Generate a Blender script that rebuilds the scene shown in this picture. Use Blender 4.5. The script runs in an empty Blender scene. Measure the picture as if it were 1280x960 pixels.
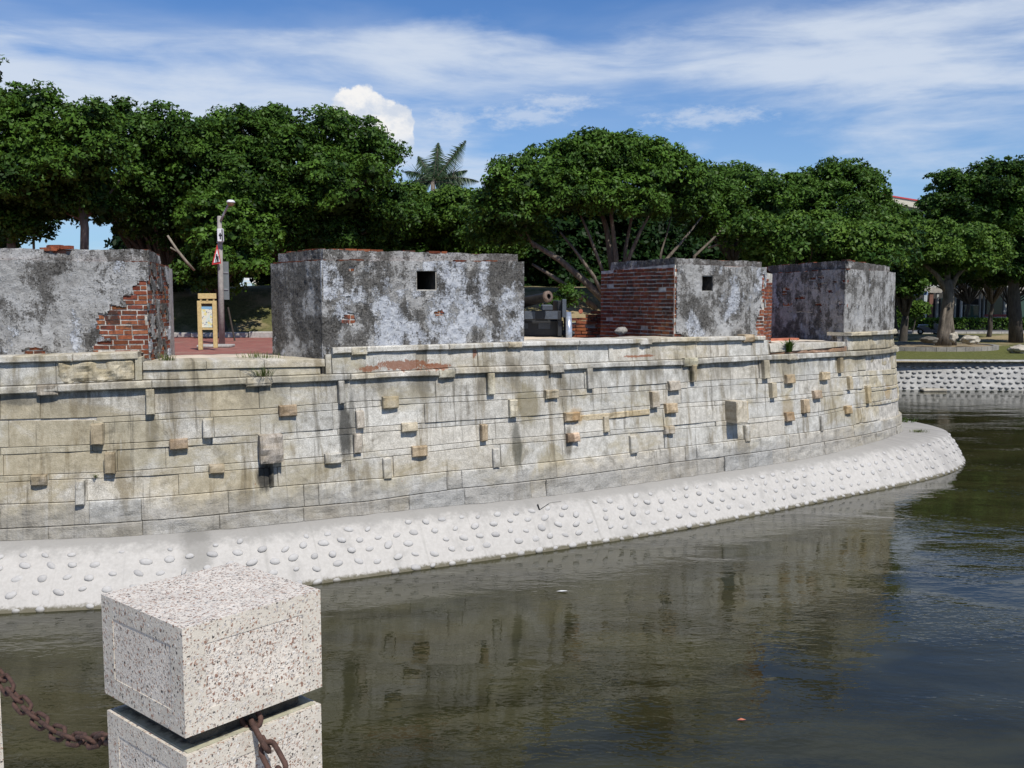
import bpy, bmesh, math, random
import numpy as np
from mathutils import Vector, Matrix, noise

random.seed(7)
rng = np.random.default_rng(7)
SC = bpy.context.scene
COL = SC.collection
R = math.radians

# ------------------------------------------------------------------ camera
F_PX, EYE, HORIZON = 1200.0, 4.5, 370.0
PITCH = math.atan((480 - HORIZON) / F_PX)
cam_d = bpy.data.cameras.new('camera')
cam = bpy.data.objects.new('camera', cam_d)
COL.objects.link(cam)
cam_d.sensor_width = 36.0
cam_d.lens = 36.0 * F_PX / 1280.0
cam_d.clip_start, cam_d.clip_end = 0.05, 6000
cam.location = (0, 0, EYE)
cam.rotation_euler = (R(90) - PITCH, 0, 0)
SC.camera = cam

# ------------------------------------------------------------------ light
SUN_EL, SUN_ROT = R(54), math.atan2(0.52, -0.85)
to_sun = Vector((math.sin(SUN_ROT) * math.cos(SUN_EL), math.cos(SUN_ROT) * math.cos(SUN_EL), math.sin(SUN_EL)))
sl = bpy.data.lights.new('sun', 'SUN')
sl.energy, sl.angle, sl.color = 5.0, R(0.53), (1.0, 0.955, 0.88)
so = bpy.data.objects.new('sun', sl)
so.rotation_euler = to_sun.to_track_quat('Z', 'Y').to_euler()
so.location = (10, -10, 30)
COL.objects.link(so)
SC.view_settings.view_transform = 'Standard'
SC.view_settings.look = 'None'
SC.view_settings.exposure = 0.0
SC.view_settings.gamma = 1.0


class NB:
    """small helper to wire shader nodes"""
    def __init__(s, tree):
        s.t = tree; s.n = tree.nodes; s.l = tree.links
    def new(s, typ, **kw):
        nd = s.n.new(typ)
        for k, v in kw.items():
            setattr(nd, k, v)
        return nd
    def link(s, a, b):
        s.l.new(a, b)
    def put(s, sock, v):
        if isinstance(v, bpy.types.NodeSocket):
            s.l.new(v, sock)
        else:
            if isinstance(v, (tuple, list)) and len(v) == 3 and sock.type == 'RGBA':
                v = (*v, 1)
            sock.default_value = v
    def math(s, op, a, b=0.5, c=None, clamp=False):
        nd = s.new('ShaderNodeMath', operation=op, use_clamp=clamp)
        s.put(nd.inputs[0], a); s.put(nd.inputs[1], b)
        if c is not None: s.put(nd.inputs[2], c)
        return nd.outputs[0]
    def vmath(s, op, a, b=(0, 0, 0)):
        nd = s.new('ShaderNodeVectorMath', operation=op)
        s.put(nd.inputs[0], a); s.put(nd.inputs[1], b)
        return nd.outputs[0]
    def mix(s, fac, a, b, mode='MIX'):
        nd = s.new('ShaderNodeMix', data_type='RGBA', blend_type=mode)
        s.put(nd.inputs[0], fac); s.put(nd.inputs[6], a); s.put(nd.inputs[7], b)
        return nd.outputs[2]
    def noise(s, vec, scale=5, detail=4, rough=.55, dist=0.0, col=False):
        nd = s.new('ShaderNodeTexNoise')
        if vec is not None: s.link(vec, nd.inputs['Vector'])
        nd.inputs['Scale'].default_value = scale
        nd.inputs['Detail'].default_value = detail
        nd.inputs['Roughness'].default_value = rough
        nd.inputs['Distortion'].default_value = dist
        return nd.outputs['Color' if col else 'Fac']
    def ramp(s, fac, lo, hi, a=0.0, b=1.0, smooth=True):
        nd = s.new('ShaderNodeMapRange', interpolation_type='SMOOTHSTEP' if smooth else 'LINEAR')
        s.put(nd.inputs[0], fac)
        nd.inputs[1].default_value = lo; nd.inputs[2].default_value = hi
        nd.inputs[3].default_value = a; nd.inputs[4].default_value = b
        return nd.outputs[0]
    def vec(s, v, scale=(1, 1, 1), loc=(0, 0, 0), rot=(0, 0, 0)):
        nd = s.new('ShaderNodeMapping')
        s.link(v, nd.inputs[0])
        nd.inputs['Scale'].default_value = scale
        nd.inputs['Location'].default_value = loc
        nd.inputs['Rotation'].default_value = rot
        return nd.outputs[0]
    def bump(s, h, strength=.5, dist=.02, normal=None):
        nd = s.new('ShaderNodeBump')
        s.put(nd.inputs['Height'], h)
        nd.inputs['Strength'].default_value = strength
        nd.inputs['Distance'].default_value = dist
        if normal is not None: s.link(normal, nd.inputs['Normal'])
        return nd.outputs[0]


# ------------------------------------------------------------------ sky
wd = bpy.data.worlds.new('World')
SC.world = wd
wd.use_nodes = True
w = NB(wd.node_tree)
w.n.clear()
sky = w.new('ShaderNodeTexSky', sky_type='NISHITA', sun_disc=False)
sky.sun_elevation, sky.sun_rotation = SUN_EL, SUN_ROT
sky.air_density, sky.dust_density, sky.ozone_density, sky.altitude = 1.0, 0.1, 2.5, 0
tc = w.new('ShaderNodeTexCoord')
sep = w.new('ShaderNodeSeparateXYZ'); w.link(tc.outputs['Generated'], sep.inputs[0])
dx, dy, dz = sep.outputs
az = w.math('ARCTAN2', dx, dy)
hlen = w.math('SQRT', w.math('ADD', w.math('MULTIPLY', dx, dx), w.math('MULTIPLY', dy, dy)))
el = w.math('ARCTAN2', dz, hlen)
cmb = w.new('ShaderNodeCombineXYZ'); w.link(az, cmb.inputs[0]); w.link(el, cmb.inputs[1])
ae = cmb.outputs[0]
# thin high cloud: streaks drawn out sideways, slightly tilted
v1 = w.vec(ae, (1.8, 9, 1), (3.15, 0.42, 0), (0, 0, R(2)))
c1 = w.noise(v1, 1.25, 7, .55, .55)
v2 = w.vec(ae, (7, 34, 1), (1.7, 2.2, 0), (0, 0, R(-3)))
c2 = w.noise(v2, 1.3, 8, .62, .4)
ci = w.math('ADD', w.math('MULTIPLY', c1, .75), w.math('MULTIPLY', c2, .25))
def hump(x, c, q): 
    t = w.math('DIVIDE', w.math('SUBTRACT', x, c), q)
    return w.math('POWER', 2.718, w.math('MULTIPLY', w.math('MULTIPLY', t, t), -1.0))
tilt = w.math('SUBTRACT', el, w.math('MULTIPLY', w.ramp(az, -.45, .1), .055))
ci = w.math('ADD', ci, w.math('MULTIPLY', hump(tilt, .188, .040), .115))
ci = w.math('SUBTRACT', ci, w.math('MULTIPLY', w.ramp(el, .235, .31), .22))
cirrus = w.ramp(ci, .42, .68)
# the base blue, deepened a little, paler low down
blue = w.mix(1.0, sky.outputs[0], (.57, .87, 1.26, 1), 'MULTIPLY')
low = w.ramp(el, .0, .33, 1, 0)
cloudcol = (7.5, 8.3, 9.5, 1)
base = w.mix(w.math('MULTIPLY', low, .45), blue, (4.6, 6.4, 8.6, 1))
skyc = w.mix(w.math('MULTIPLY', cirrus, .86), base, cloudcol)
# low veil
veil = w.ramp(w.noise(w.vec(ae, (1.6, 7, 1), (9.1, 3, 0)), 1.6, 5, .5, .3), .42, .75)
skyc = w.mix(w.math('MULTIPLY', veil, .28), skyc, cloudcol)
# cumulus heads standing over the trees
edge = w.noise(w.vec(ae, (1, 1, 1), (2, 5, 0)), 45, 6, .6)
edge2 = w.noise(w.vec(ae, (1, 1, 1), (7, 1, 0)), 130, 4, .6)
def puff(px, py, rx, ry):
    a = math.atan2(px - 640, F_PX); e = math.atan2(HORIZON - py, math.hypot(F_PX, px - 640))
    qa = w.math('DIVIDE', w.math('SUBTRACT', az, a), rx / F_PX)
    qe = w.math('DIVIDE', w.math('SUBTRACT', el, e), ry / F_PX)
    return w.math('SQRT', w.math('ADD', w.math('MULTIPLY', qa, qa), w.math('MULTIPLY', qe, qe)))
d = None
for p in [(452, 150, 36, 38), (482, 165, 34, 34), (502, 160, 20, 24), (470, 190, 44, 32), (500, 180, 22, 26)]:
    q = puff(*p)
    d = q if d is None else w.math('SMOOTH_MIN', d, q, .15)
q0 = d
d = w.math('ADD', d, w.math('ADD', w.math('MULTIPLY', w.math('SUBTRACT', edge, .5), .75), w.math('MULTIPLY', w.math('SUBTRACT', edge2, .5), .3)))
cm = w.math('MULTIPLY', w.ramp(d, .86, 1.02, 1, 0), w.ramp(el, .135, .17))
relief = w.ramp(w.math('ADD', w.noise(w.vec(ae, (1, 1.3, 1), (4.2, 8.1, 0)), 34, 5, .6), w.math('MULTIPLY', w.math('SUBTRACT', el, .17), 1.4)), .36, .62)
cumcol = w.mix(relief, (7.0, 7.7, 8.9, 1), (10.2, 10.1, 10.0, 1))
skyc = w.mix(cm, skyc, cumcol)
# a few small ragged scraps right of it
d2 = None
for p in [(565, 158, 30, 15), (655, 150, 60, 14), (700, 134, 50, 10), (880, 152, 70, 12)]:
    q = puff(*p)
    d2 = q if d2 is None else w.math('MINIMUM', d2, q)
d2 = w.math('ADD', d2, w.math('MULTIPLY', w.math('SUBTRACT', w.noise(w.vec(ae, (1, 2.4, 1)), 48, 7, .68), .5), 3.0))
skyc = w.mix(w.math('MULTIPLY', w.ramp(d2, .1, 1.3, 1, 0), .45), skyc, (8.4, 8.9, 9.6, 1))
bg = w.new('ShaderNodeBackground'); w.link(skyc, bg.inputs[0]); bg.inputs[1].default_value = 0.090
wo = w.new('ShaderNodeOutputWorld'); w.link(bg.outputs[0], wo.inputs[0])

# ------------------------------------------------------------------ camera rays -> places
CP, SP = math.cos(PITCH), math.sin(PITCH)
def ray(x, y):
    u = (x - 640) / F_PX; v = -(y - 480) / F_PX
    return (u, CP + v * SP, -SP + v * CP)
def at_Y(x, y, Y):
    d = ray(x, y); t = Y / d[1]
    return Vector((t * d[0], Y, EYE + t * d[2]))
def at_z(x, y, z):
    d = ray(x, y); t = (z - EYE) / d[2]
    return Vector((t * d[0], t * d[1], z))

# ------------------------------------------------------------------ object helpers
def mesh_data(name, verts, faces, smooth=False, uv=None):
    me = bpy.data.meshes.new(name)
    me.from_pydata([tuple(v) for v in verts], [], faces)
    if smooth:
        me.polygons.foreach_set('use_smooth', [True] * len(me.polygons))
    if uv is not None:
        lay = me.uv_layers.new(name='UVMap')
        idx = np.empty(len(me.loops), dtype=np.int32); me.loops.foreach_get('vertex_index', idx)
        lay.data.foreach_set('uv', np.asarray(uv, dtype=np.float32)[idx].ravel())
    me.update()
    return me
def link(name, me, mat=None, parent=None, color=None, world=True):
    o = bpy.data.objects.new(name, me); COL.objects.link(o)
    if mat is not None and me is not None and not me.materials:
        me.materials.append(mat)
    if parent is not None:
        o.parent = parent
        if world:
            p = parent; off = Vector()
            while p is not None:
                off += p.location; p = p.parent
            o.location = -off
    if color is not None: o.color = (*color, 1) if len(color) == 3 else color
    return o
def part(name, verts, faces, mat, parent=None, smooth=False, uv=None, color=None, world=True):
    return link(name, mesh_data(name, verts, faces, smooth, uv), mat, parent, color, world)
def tag(o, label=None, cat=None, group=None, kind=None):
    if label: o['label'] = label
    if cat: o['category'] = cat
    if group: o['group'] = group
    if kind: o['kind'] = kind
    return o
def thing(name, label, cat, loc=(0, 0, 0), group=None, rz=0):
    o = bpy.data.objects.new(name, None); COL.objects.link(o)
    o.location = loc; o.rotation_euler = (0, 0, rz); o.empty_display_size = .2
    return tag(o, label, cat, group)

class MB:
    """collects simple shapes into one mesh"""
    def __init__(s): s.v = []; s.f = []
    def add(s, vs, fs):
        b = len(s.v); s.v += [tuple(v) for v in vs]; s.f += [tuple(i + b for i in f) for f in fs]
        return s
    def box(s, c, size, rot=None, bev=0.0):
        hx, hy, hz = [q / 2 for q in size]
        if bev <= 0:
            vs = [Vector((sx * hx, sy * hy, sz * hz)) for sz in (-1, 1) for sy in (-1, 1) for sx in (-1, 1)]
            fs = [(0, 2, 3, 1), (4, 5, 7, 6), (0, 1, 5, 4), (2, 6, 7, 3), (0, 4, 6, 2), (1, 3, 7, 5)]
        else:
            bm = bmesh.new(); bmesh.ops.create_cube(bm, size=1)
            for v in bm.verts: v.co = Vector((v.co.x * 2 * hx, v.co.y * 2 * hy, v.co.z * 2 * hz))
            bmesh.ops.bevel(bm, geom=bm.edges[:], offset=bev, segments=1, affect='EDGES')
            bm.verts.index_update()
            vs = [v.co.copy() for v in bm.verts]; fs = [tuple(v.index for v in f.verts) for f in bm.faces]; bm.free()
        M = rot if rot is not None else Matrix.Identity(3)
        return s.add([M @ v + Vector(c) for v in vs], fs)
    def bar(s, a, b, wd_, th):
        a = Vector(a); b = Vector(b); d = (b - a)
        q = d.to_track_quat('X', 'Z').to_matrix()
        return s.box((a + b) / 2, (d.length, wd_, th), q)
    def tube(s, pts, rad, n=8, cap=True):
        pts = [Vector(p) for p in pts]
        if not isinstance(rad, (list, tuple)): rad = [rad] * len(pts)
        vs = []; fs = []
        ref = Vector((0, 0, 1))
        for i, p in enumerate(pts):
            t = (pts[min(i + 1, len(pts) - 1)] - pts[max(i - 1, 0)]).normalized()
            if abs(t.dot(ref)) > .95 and i == 0: ref = Vector((1, 0, 0))
            a = t.cross(ref).normalized(); b = t.cross(a)
            ref = -b.cross(t).cross(t) * 0 + ref
            for k in range(n):
                an = 2 * math.pi * k / n
                vs.append(p + (a * math.cos(an) + b * math.sin(an)) * rad[i])
        for i in range(len(pts) - 1):
            for k in range(n):
                fs.append((i * n + k, i * n + (k + 1) % n, (i + 1) * n + (k + 1) % n, (i + 1) * n + k))
        if cap:
            fs.append(tuple(range(n))[::-1]); fs.append(tuple(range((len(pts) - 1) * n, len(pts) * n)))
        return s.add(vs, fs)
    def lathe(s, prof, n=20, M=None, c=(0, 0, 0)):
        """prof: (radius, height) along local z"""
        M = M if M is not None else Matrix.Identity(3); c = Vector(c)
        vs = [M @ Vector((r * math.cos(2 * math.pi * k / n), r * math.sin(2 * math.pi * k / n), h)) + c for r, h in prof for k in range(n)]
        fs = [(i * n + k, i * n + (k + 1) % n, (i + 1) * n + (k + 1) % n, (i + 1) * n + k) for i in range(len(prof) - 1) for k in range(n)]
        return s.add(vs, fs)
    def prism(s, poly, z0, z1):
        n = len(poly)
        vs = [(p[0], p[1], z0) for p in poly] + [(p[0], p[1], z1) for p in poly]
        fs = [(i, (i + 1) % n, n + (i + 1) % n, n + i) for i in range(n)] + [tuple(range(n))[::-1], tuple(range(n, 2 * n))]
        return s.add(vs, fs)
    def blob(s, c, r, sub=2, amp=.15, seed=0, fq=1.5):
        bm = bmesh.new(); bmesh.ops.create_icosphere(bm, subdivisions=sub, radius=1)
        for v in bm.verts:
            k = 1 + amp * noise.noise(v.co * fq + Vector((seed * 7.3, seed * 3.1, 0)))
            v.co = Vector((v.co.x * r[0] * k, v.co.y * r[1] * k, v.co.z * r[2] * k)) + Vector(c)
        bm.verts.index_update()
        s.add([v.co.copy() for v in bm.verts], [tuple(v.index for v in f.verts) for f in bm.faces]); bm.free()
        return s
    def build(s, name, mat, parent=None, smooth=False, color=None, world=True):
        return part(name, s.v, s.f, mat, parent, smooth, None, color, world)

# ------------------------------------------------------------------ materials
MATS = {}
def newmat(name):
    m = bpy.data.materials.new(name); m.use_nodes = True
    nb = NB(m.node_tree)
    bs = nb.n['Principled BSDF']
    MATS[name] = m
    return m, nb, bs
def coords(nb, kind='Object'):
    return nb.new('ShaderNodeTexCoord').outputs[kind]
def objinfo(nb):
    o = nb.new('ShaderNodeObjectInfo'); return o.outputs['Color'], o.outputs['Random']
def simple(name, col, rough=.7, var=.25, scale=6, metal=0.0, bump=.0, bscale=40, bdist=.01, spec=.5):
    m, nb, bs = newmat(name)
    co = coords(nb)
    n1 = nb.noise(co, scale, 5, .6)
    n2 = nb.noise(co, scale * 7, 3, .6)
    f = nb.math('ADD', nb.math('MULTIPLY', n1, .65), nb.math('MULTIPLY', n2, .35))
    dk = tuple(c * (1 - var) for c in col); lt = tuple(min(1, c * (1 + var)) for c in col)
    c = nb.mix(nb.ramp(f, .3, .7), dk, lt)
    nb.link(c, bs.inputs['Base Color'])
    bs.inputs['Roughness'].default_value = rough; bs.inputs['Metallic'].default_value = metal
    bs.inputs['Specular IOR Level'].default_value = spec
    if bump:
        nb.link(nb.bump(nb.noise(co, bscale, 4, .6), bump, bdist), bs.inputs['Normal'])
    return m

# ------------------------------------------------------------------ the fort wall's surface
def catmull(pts, n):
    P = [Vector(p) for p in pts]
    P = [P[0] * 2 - P[1]] + P + [P[-1] * 2 - P[-2]]
    out = []
    for i in range(1, len(P) - 2):
        for k in range(40):
            t = k / 40; a, b, c, d = P[i - 1], P[i], P[i + 1], P[i + 2]
            out.append(.5 * ((2 * b) + (c - a) * t + (2 * a - 5 * b + 4 * c - d) * t * t + (3 * b - a - 3 * c + d) * t ** 3))
    out.append(P[-2])
    L = [0]
    for i in range(1, len(out)): L.append(L[-1] + (out[i] - out[i - 1]).length)
    xs = np.linspace(0, L[-1], n)
    ax = np.interp(xs, L, [p.x for p in out]); ay = np.interp(xs, L, [p.y for p in out])
    return np.stack([ax, ay], 1), xs
Z0, BAT = 0.80, 0.10
WALL_PTS = [(-15.5, 14.6), (-12, 14.2), (-9.7, 14.1), (-7.62, 14.3), (-5.6, 14.65), (-4.07, 15.25), (-1.9, 16.35), (.58, 17.5), (3.57, 19.45), (5.5, 20.75),
            (7.0, 21.95), (8.4, 23.35), (9.75, 24.85), (10.75, 26.3), (11.15, 27.9), (10.9, 29.7), (10.0, 31.8), (8.6, 34.0)]
WC, WS = catmull(WALL_PTS, 900)
tan = np.gradient(WC, axis=0); tan /= np.linalg.norm(tan, axis=1)[:, None]
WN = np.stack([tan[:, 1], -tan[:, 0]], 1)          # outward
S_END = WS[-1]
def wall_pt(s, z, out=0.0):
    x = np.interp(s, WS, WC[:, 0]); y = np.interp(s, WS, WC[:, 1])
    nx = np.interp(s, WS, WN[:, 0]); ny = np.interp(s, WS, WN[:, 1])
    o = out - BAT * (z - Z0)
    return Vector((x + nx * o, y + ny * o, z))
def on_wall(px, py, out=0.0):
    z = 2.0
    for _ in range(8):
        o = out - BAT * (z - Z0)
        X = WC[:, 0] + WN[:, 0] * o; Y = WC[:, 1] + WN[:, 1] * o
        dep = CP * Y - SP * (z - EYE)
        pxs = 640 + F_PX * X / dep
        top = int(np.argmax(pxs[:820]))
        if px >= pxs[top]: i = top - 1; fr = 0.0
        else:
            i = int(np.argmax(pxs[:top + 1] > px)) - 1
            i = max(i, 0); fr = min(max((px - pxs[i]) / (pxs[i + 1] - pxs[i] + 1e-9), 0), 1)
        s = WS[i] + fr * (WS[i + 1] - WS[i])
        p = wall_pt(s, z, out)
        dd = ray(px, py); t = p.y / dd[1]
        z = EYE + t * dd[2]
    return s, z
def sline(pts, out=0.0):
    q = [on_wall(x, y, out) for x, y in pts]
    ss = np.array([a for a, b in q]); zz = np.array([b for a, b in q])
    o = np.argsort(ss); ss, zz = ss[o], zz[o]
    k = np.ones(9) / 9
    return lambda s: float(np.interp(s, ss, zz))
def sx(px, py=500): return on_wall(px, py)[0]

LINES = dict(
    LCt=sline([(0, 483), (75, 480), (178, 475), (240, 474), (308, 471.6), (420, 467), (440, 467), (547, 461), (568, 459), (680, 456), (760, 452.5), (852, 449), (900, 446), (952, 444), (986, 442), (1020, 441), (1082, 438), (1110, 436), (1124, 433)]),
    LCb=sline([(0, 492.5), (75, 489), (182, 485), (240, 483), (308, 480), (420, 476), (440, 474), (547, 469), (568, 467), (680, 463.5), (760, 459), (852, 456), (900, 453), (952, 450), (986, 449), (1020, 447), (1082, 444), (1110, 441), (1124, 439)]),
    T1t=sline([(0, 525), (120, 522), (200, 517), (220, 515), (324, 511), (415, 504), (497, 499), (680, 489), (832, 479.5), (900, 475), (960, 472.5), (1020, 468), (1075, 464), (1120, 461)]),
    T1b=sline([(0, 526), (119, 525), (121, 529), (200, 525), (220, 523.5), (324, 519), (415, 513), (497, 506), (680, 497), (832, 487), (900, 482.5), (960, 479), (1020, 474), (1075, 470), (1120, 467)]),
    T2t=sline([(0, 560), (115, 556), (211, 551), (262, 547), (321, 544), (415, 537), (500, 531), (635, 522), (680, 519), (811, 507), (893, 501.5), (960, 497), (1015, 492), (1075, 487), (1120, 482)]),
    T2b=sline([(0, 569), (115, 564), (211, 559), (262, 556), (321, 553), (415, 545), (500, 538), (635, 528), (680, 524), (811, 512), (893, 507), (960, 502.5), (1015, 497), (1075, 491), (1120, 485)]),
    T3t=sline([(5, 595), (62, 593), (130, 590.5), (240, 583), (321, 577), (415, 570), (513, 560), (614, 549.5), (680, 545), (760, 538), (830, 533), (894, 527), (960, 521), (1020, 515.5), (1068, 506), (1125, 497)]),
    T3b=sline([(5, 603), (62, 600), (130, 598), (240, 591.5), (321, 585.5), (415, 578), (513, 568), (614, 556), (680, 552), (760, 544), (830, 538), (894, 533), (960, 527), (1020, 520), (1068, 510), (1125, 500)]),
    P0=sline([(0, 630.5), (98, 627), (240, 617.5), (321, 610), (460, 599), (483, 597.6), (555, 589.6), (680, 578), (788, 566), (906, 552), (960, 545.5), (1020, 539), (1060, 532.5), (1098, 526), (1130, 517)]),
    P1=sline([(0, 661), (175, 651), (321, 638), (460, 626), (577, 610), (680, 599), (850, 577), (960, 563), (1020, 553.5), (1065, 546), (1100, 539), (1130, 528)]),
    UCt_a=sline([(0, 445), (173, 439.5)]), UCb_a=sline([(0, 454), (173, 448.8)]),
    UCt=sline([(414, 434), (560, 430), (650, 427), (680, 426), (798, 423), (812, 422), (900, 420.5), (955, 419.5)]),
    UCb=sline([(414, 442), (560, 437), (650, 433), (680, 432.5), (798, 429.5), (812, 428.5), (900, 426), (955, 425)]),
    UCt_d=sline([(1060, 415.5), (1118, 411.5)]), UCb_d=sline([(1060, 420), (1118, 417)]),
    SLt=sline([(178, 452.5), (300, 450), (406, 448.6)]), SLb=sline([(178, 463), (300, 460.5), (406, 458.5)]), SL2=sline([(178, 473), (300, 470), (406, 467)]),
    SRt=sline([(962, 430), (1057, 427)]), SRb=sline([(962, 441), (1057, 433)]),
)
BASE = lambda s: Z0

# ------------------------------------------------------------------ materials (2)
def gauss(nb, co, c, w_):
    q = nb.math('DIVIDE', nb.math('SUBTRACT', co, c), w_)
    return nb.math('POWER', 2.718, nb.math('MULTIPLY', nb.math('MULTIPLY', q, q), -1.0))
def make_granite():
    m, nb, bs = newmat('granite')
    oc, rnd = objinfo(nb)
    ob = coords(nb); uv = nb.new('ShaderNodeUVMap').outputs[0]
    su = nb.new('ShaderNodeSeparateXYZ'); nb.link(uv, su.inputs[0]); S, Z = su.outputs[0], su.outputs[1]
    grain = nb.noise(ob, 70, 3, .75)
    mott = nb.noise(ob, 9, 6, .7)
    c = nb.mix(nb.ramp(mott, .33, .68), (.49, .462, .40), (.76, .73, .655))
    c = nb.mix(nb.ramp(grain, .30, .72), nb.mix(.50, c, (.10, .095, .08)), nb.mix(.30, c, (.84, .82, .76)))
    # yellow-brown weathering, heavier to the left and round the far bend
    big = nb.noise(nb.vec(uv, (1, 1.5, 1)), .75, 7, .64, .5)
    left = nb.ramp(S, 9.5, 15.0, .13, 0.0)
    right = nb.ramp(S, 24.6, 27.4, 0.0, .15)
    och = nb.ramp(nb.math('ADD', nb.math('ADD', big, left), right), .50, .68)
    c = nb.mix(nb.math('MULTIPLY', och, .66), c, nb.mix(mott, (.21, .175, .095), (.50, .42, .255)))
    # vertical runs of grey and brown
    st = nb.noise(nb.vec(uv, (2.8, .40, 1)), 1.0, 7, .68, .5)
    c = nb.mix(nb.math('MULTIPLY', nb.ramp(st, .51, .64), .60), c, (.17, .132, .07))
    st2 = nb.noise(nb.vec(uv, (7, .6, 1), (31, 2, 0)), 1.0, 4, .65, .4)
    c = nb.mix(nb.math('MULTIPLY', nb.ramp(st2, .58, .72), .5), c, (.62, .60, .54))
    st3 = nb.noise(nb.vec(uv, (8, .55, 1), (11, 4, 0)), 1.0, 6, .68, .4)
    c = nb.mix(nb.math('MULTIPLY', nb.ramp(st3, .56, .67), .60), c, (.10, .088, .066))
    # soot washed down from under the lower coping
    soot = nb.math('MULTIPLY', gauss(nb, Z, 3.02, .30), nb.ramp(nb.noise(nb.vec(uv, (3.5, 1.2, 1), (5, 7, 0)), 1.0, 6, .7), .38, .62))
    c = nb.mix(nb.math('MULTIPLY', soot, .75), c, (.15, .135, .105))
    # dirt patches
    dp = nb.noise(uv, 2.3, 7, .7, .6)
    c = nb.mix(nb.math('MULTIPLY', nb.ramp(dp, .53, .70), .55), c, (.12, .105, .075))
    # the two lowest courses are greyer and rougher
    low = nb.ramp(nb.math('ADD', Z, nb.math('MULTIPLY', nb.math('SUBTRACT', nb.noise(uv, 2.2, 6, .7), .5), .7)), 1.50, 1.10)
    c = nb.mix(nb.math('MULTIPLY', low, .60), c, nb.mix(nb.noise(ob, 14, 6, .75), (.17, .165, .152), (.40, .39, .37)))
    # black and rusty runs under leaking joints; below the great header also painted shadow
    spots = [(431, 540, .13, .62, (.025, .025, .022), .85), (440, 520, .07, .5, (.04, .04, .035), .6), (331, 595, .16, .30, (.03, .03, .03), .9),
             (344, 595, .05, .28, (.3, .3, .28), .5), (646, 555, .12, .5, (.06, .06, .045), .72), (710, 552, .12, .32, (.07, .055, .03), .7),
             (703, 490, .16, .42, (.13, .10, .05), .55), (660, 505, .3, .5, (.19, .155, .075), .7), (862, 470, .06, .14, (.05, .05, .03), .7),
             (30, 500, .5, .10, (.10, .10, .09), .6), (190, 540, .12, .35, (.12, .10, .06), .5), (700, 395, .1, .1, (.1, .1, .1), .2),
             (326, 487, .12, .1, (.06, .06, .05), .6), (985, 510, .25, .35, (.26, .18, .07), .55), (1110, 490, .3, .25, (.3, .2, .08), .6), (720, 520, .2, .2, (.34, .22, .09), .5)]
    wob = nb.math('SUBTRACT', nb.noise(nb.vec(uv, (9, 2.5, 1)), 1.2, 5, .7), .5)
    for px, py, ws, wz, cc, k in spots:
        s0, z0 = on_wall(px, py)
        g = nb.math('MULTIPLY', gauss(nb, S, s0, ws), gauss(nb, Z, z0, wz))
        g = nb.ramp(nb.math('ADD', g, nb.math('MULTIPLY', wob, .75)), .3, .75)
        c = nb.mix(nb.math('MULTIPLY', g, k), c, cc)
    # rust-red wash left on the upper course
    for px, py, ws, wz in [(505, 456, .55, .10), (460, 461, .25, .06), (545, 458, .3, .08), (800, 445, .5, .03), (594, 443, .05, .1)]:
        s0, z0 = on_wall(px, py)
        g = nb.math('MULTIPLY', gauss(nb, S, s0, ws), gauss(nb, Z, z0, wz))
        g = nb.ramp(nb.math('ADD', g, nb.math('MULTIPLY', nb.math('SUBTRACT', nb.noise(uv, 10, 7, .75, .5), .5), 2.6)), .45, .62)
        c = nb.mix(nb.math('MULTIPLY', g, .8), c, (.22, .075, .03))
    c = nb.mix(1.0, c, oc, 'MULTIPLY')
    bri = nb.ramp(rnd, 0, 1, .92, 1.06, False)
    c = nb.mix(1.0, c, nb.new('ShaderNodeCombineColor').outputs[0], 'MULTIPLY') if False else c
    hsv = nb.new('ShaderNodeHueSaturation'); nb.link(c, hsv.inputs['Color']); nb.link(bri, hsv.inputs['Value'])
    nb.link(hsv.outputs[0], bs.inputs['Base Color'])
    bs.inputs['Roughness'].default_value = .9; bs.inputs['Specular IOR Level'].default_value = .25
    h = nb.math('ADD', nb.math('MULTIPLY', grain, .4), nb.math('MULTIPLY', nb.noise(ob, 16, 6, .7), nb.math('ADD', 1.0, nb.math('MULTIPLY', low, 1.6))))
    nb.link(nb.bump(h, .55, .022), bs.inputs['Normal'])
    return m
GRANITE = make_granite()

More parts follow.
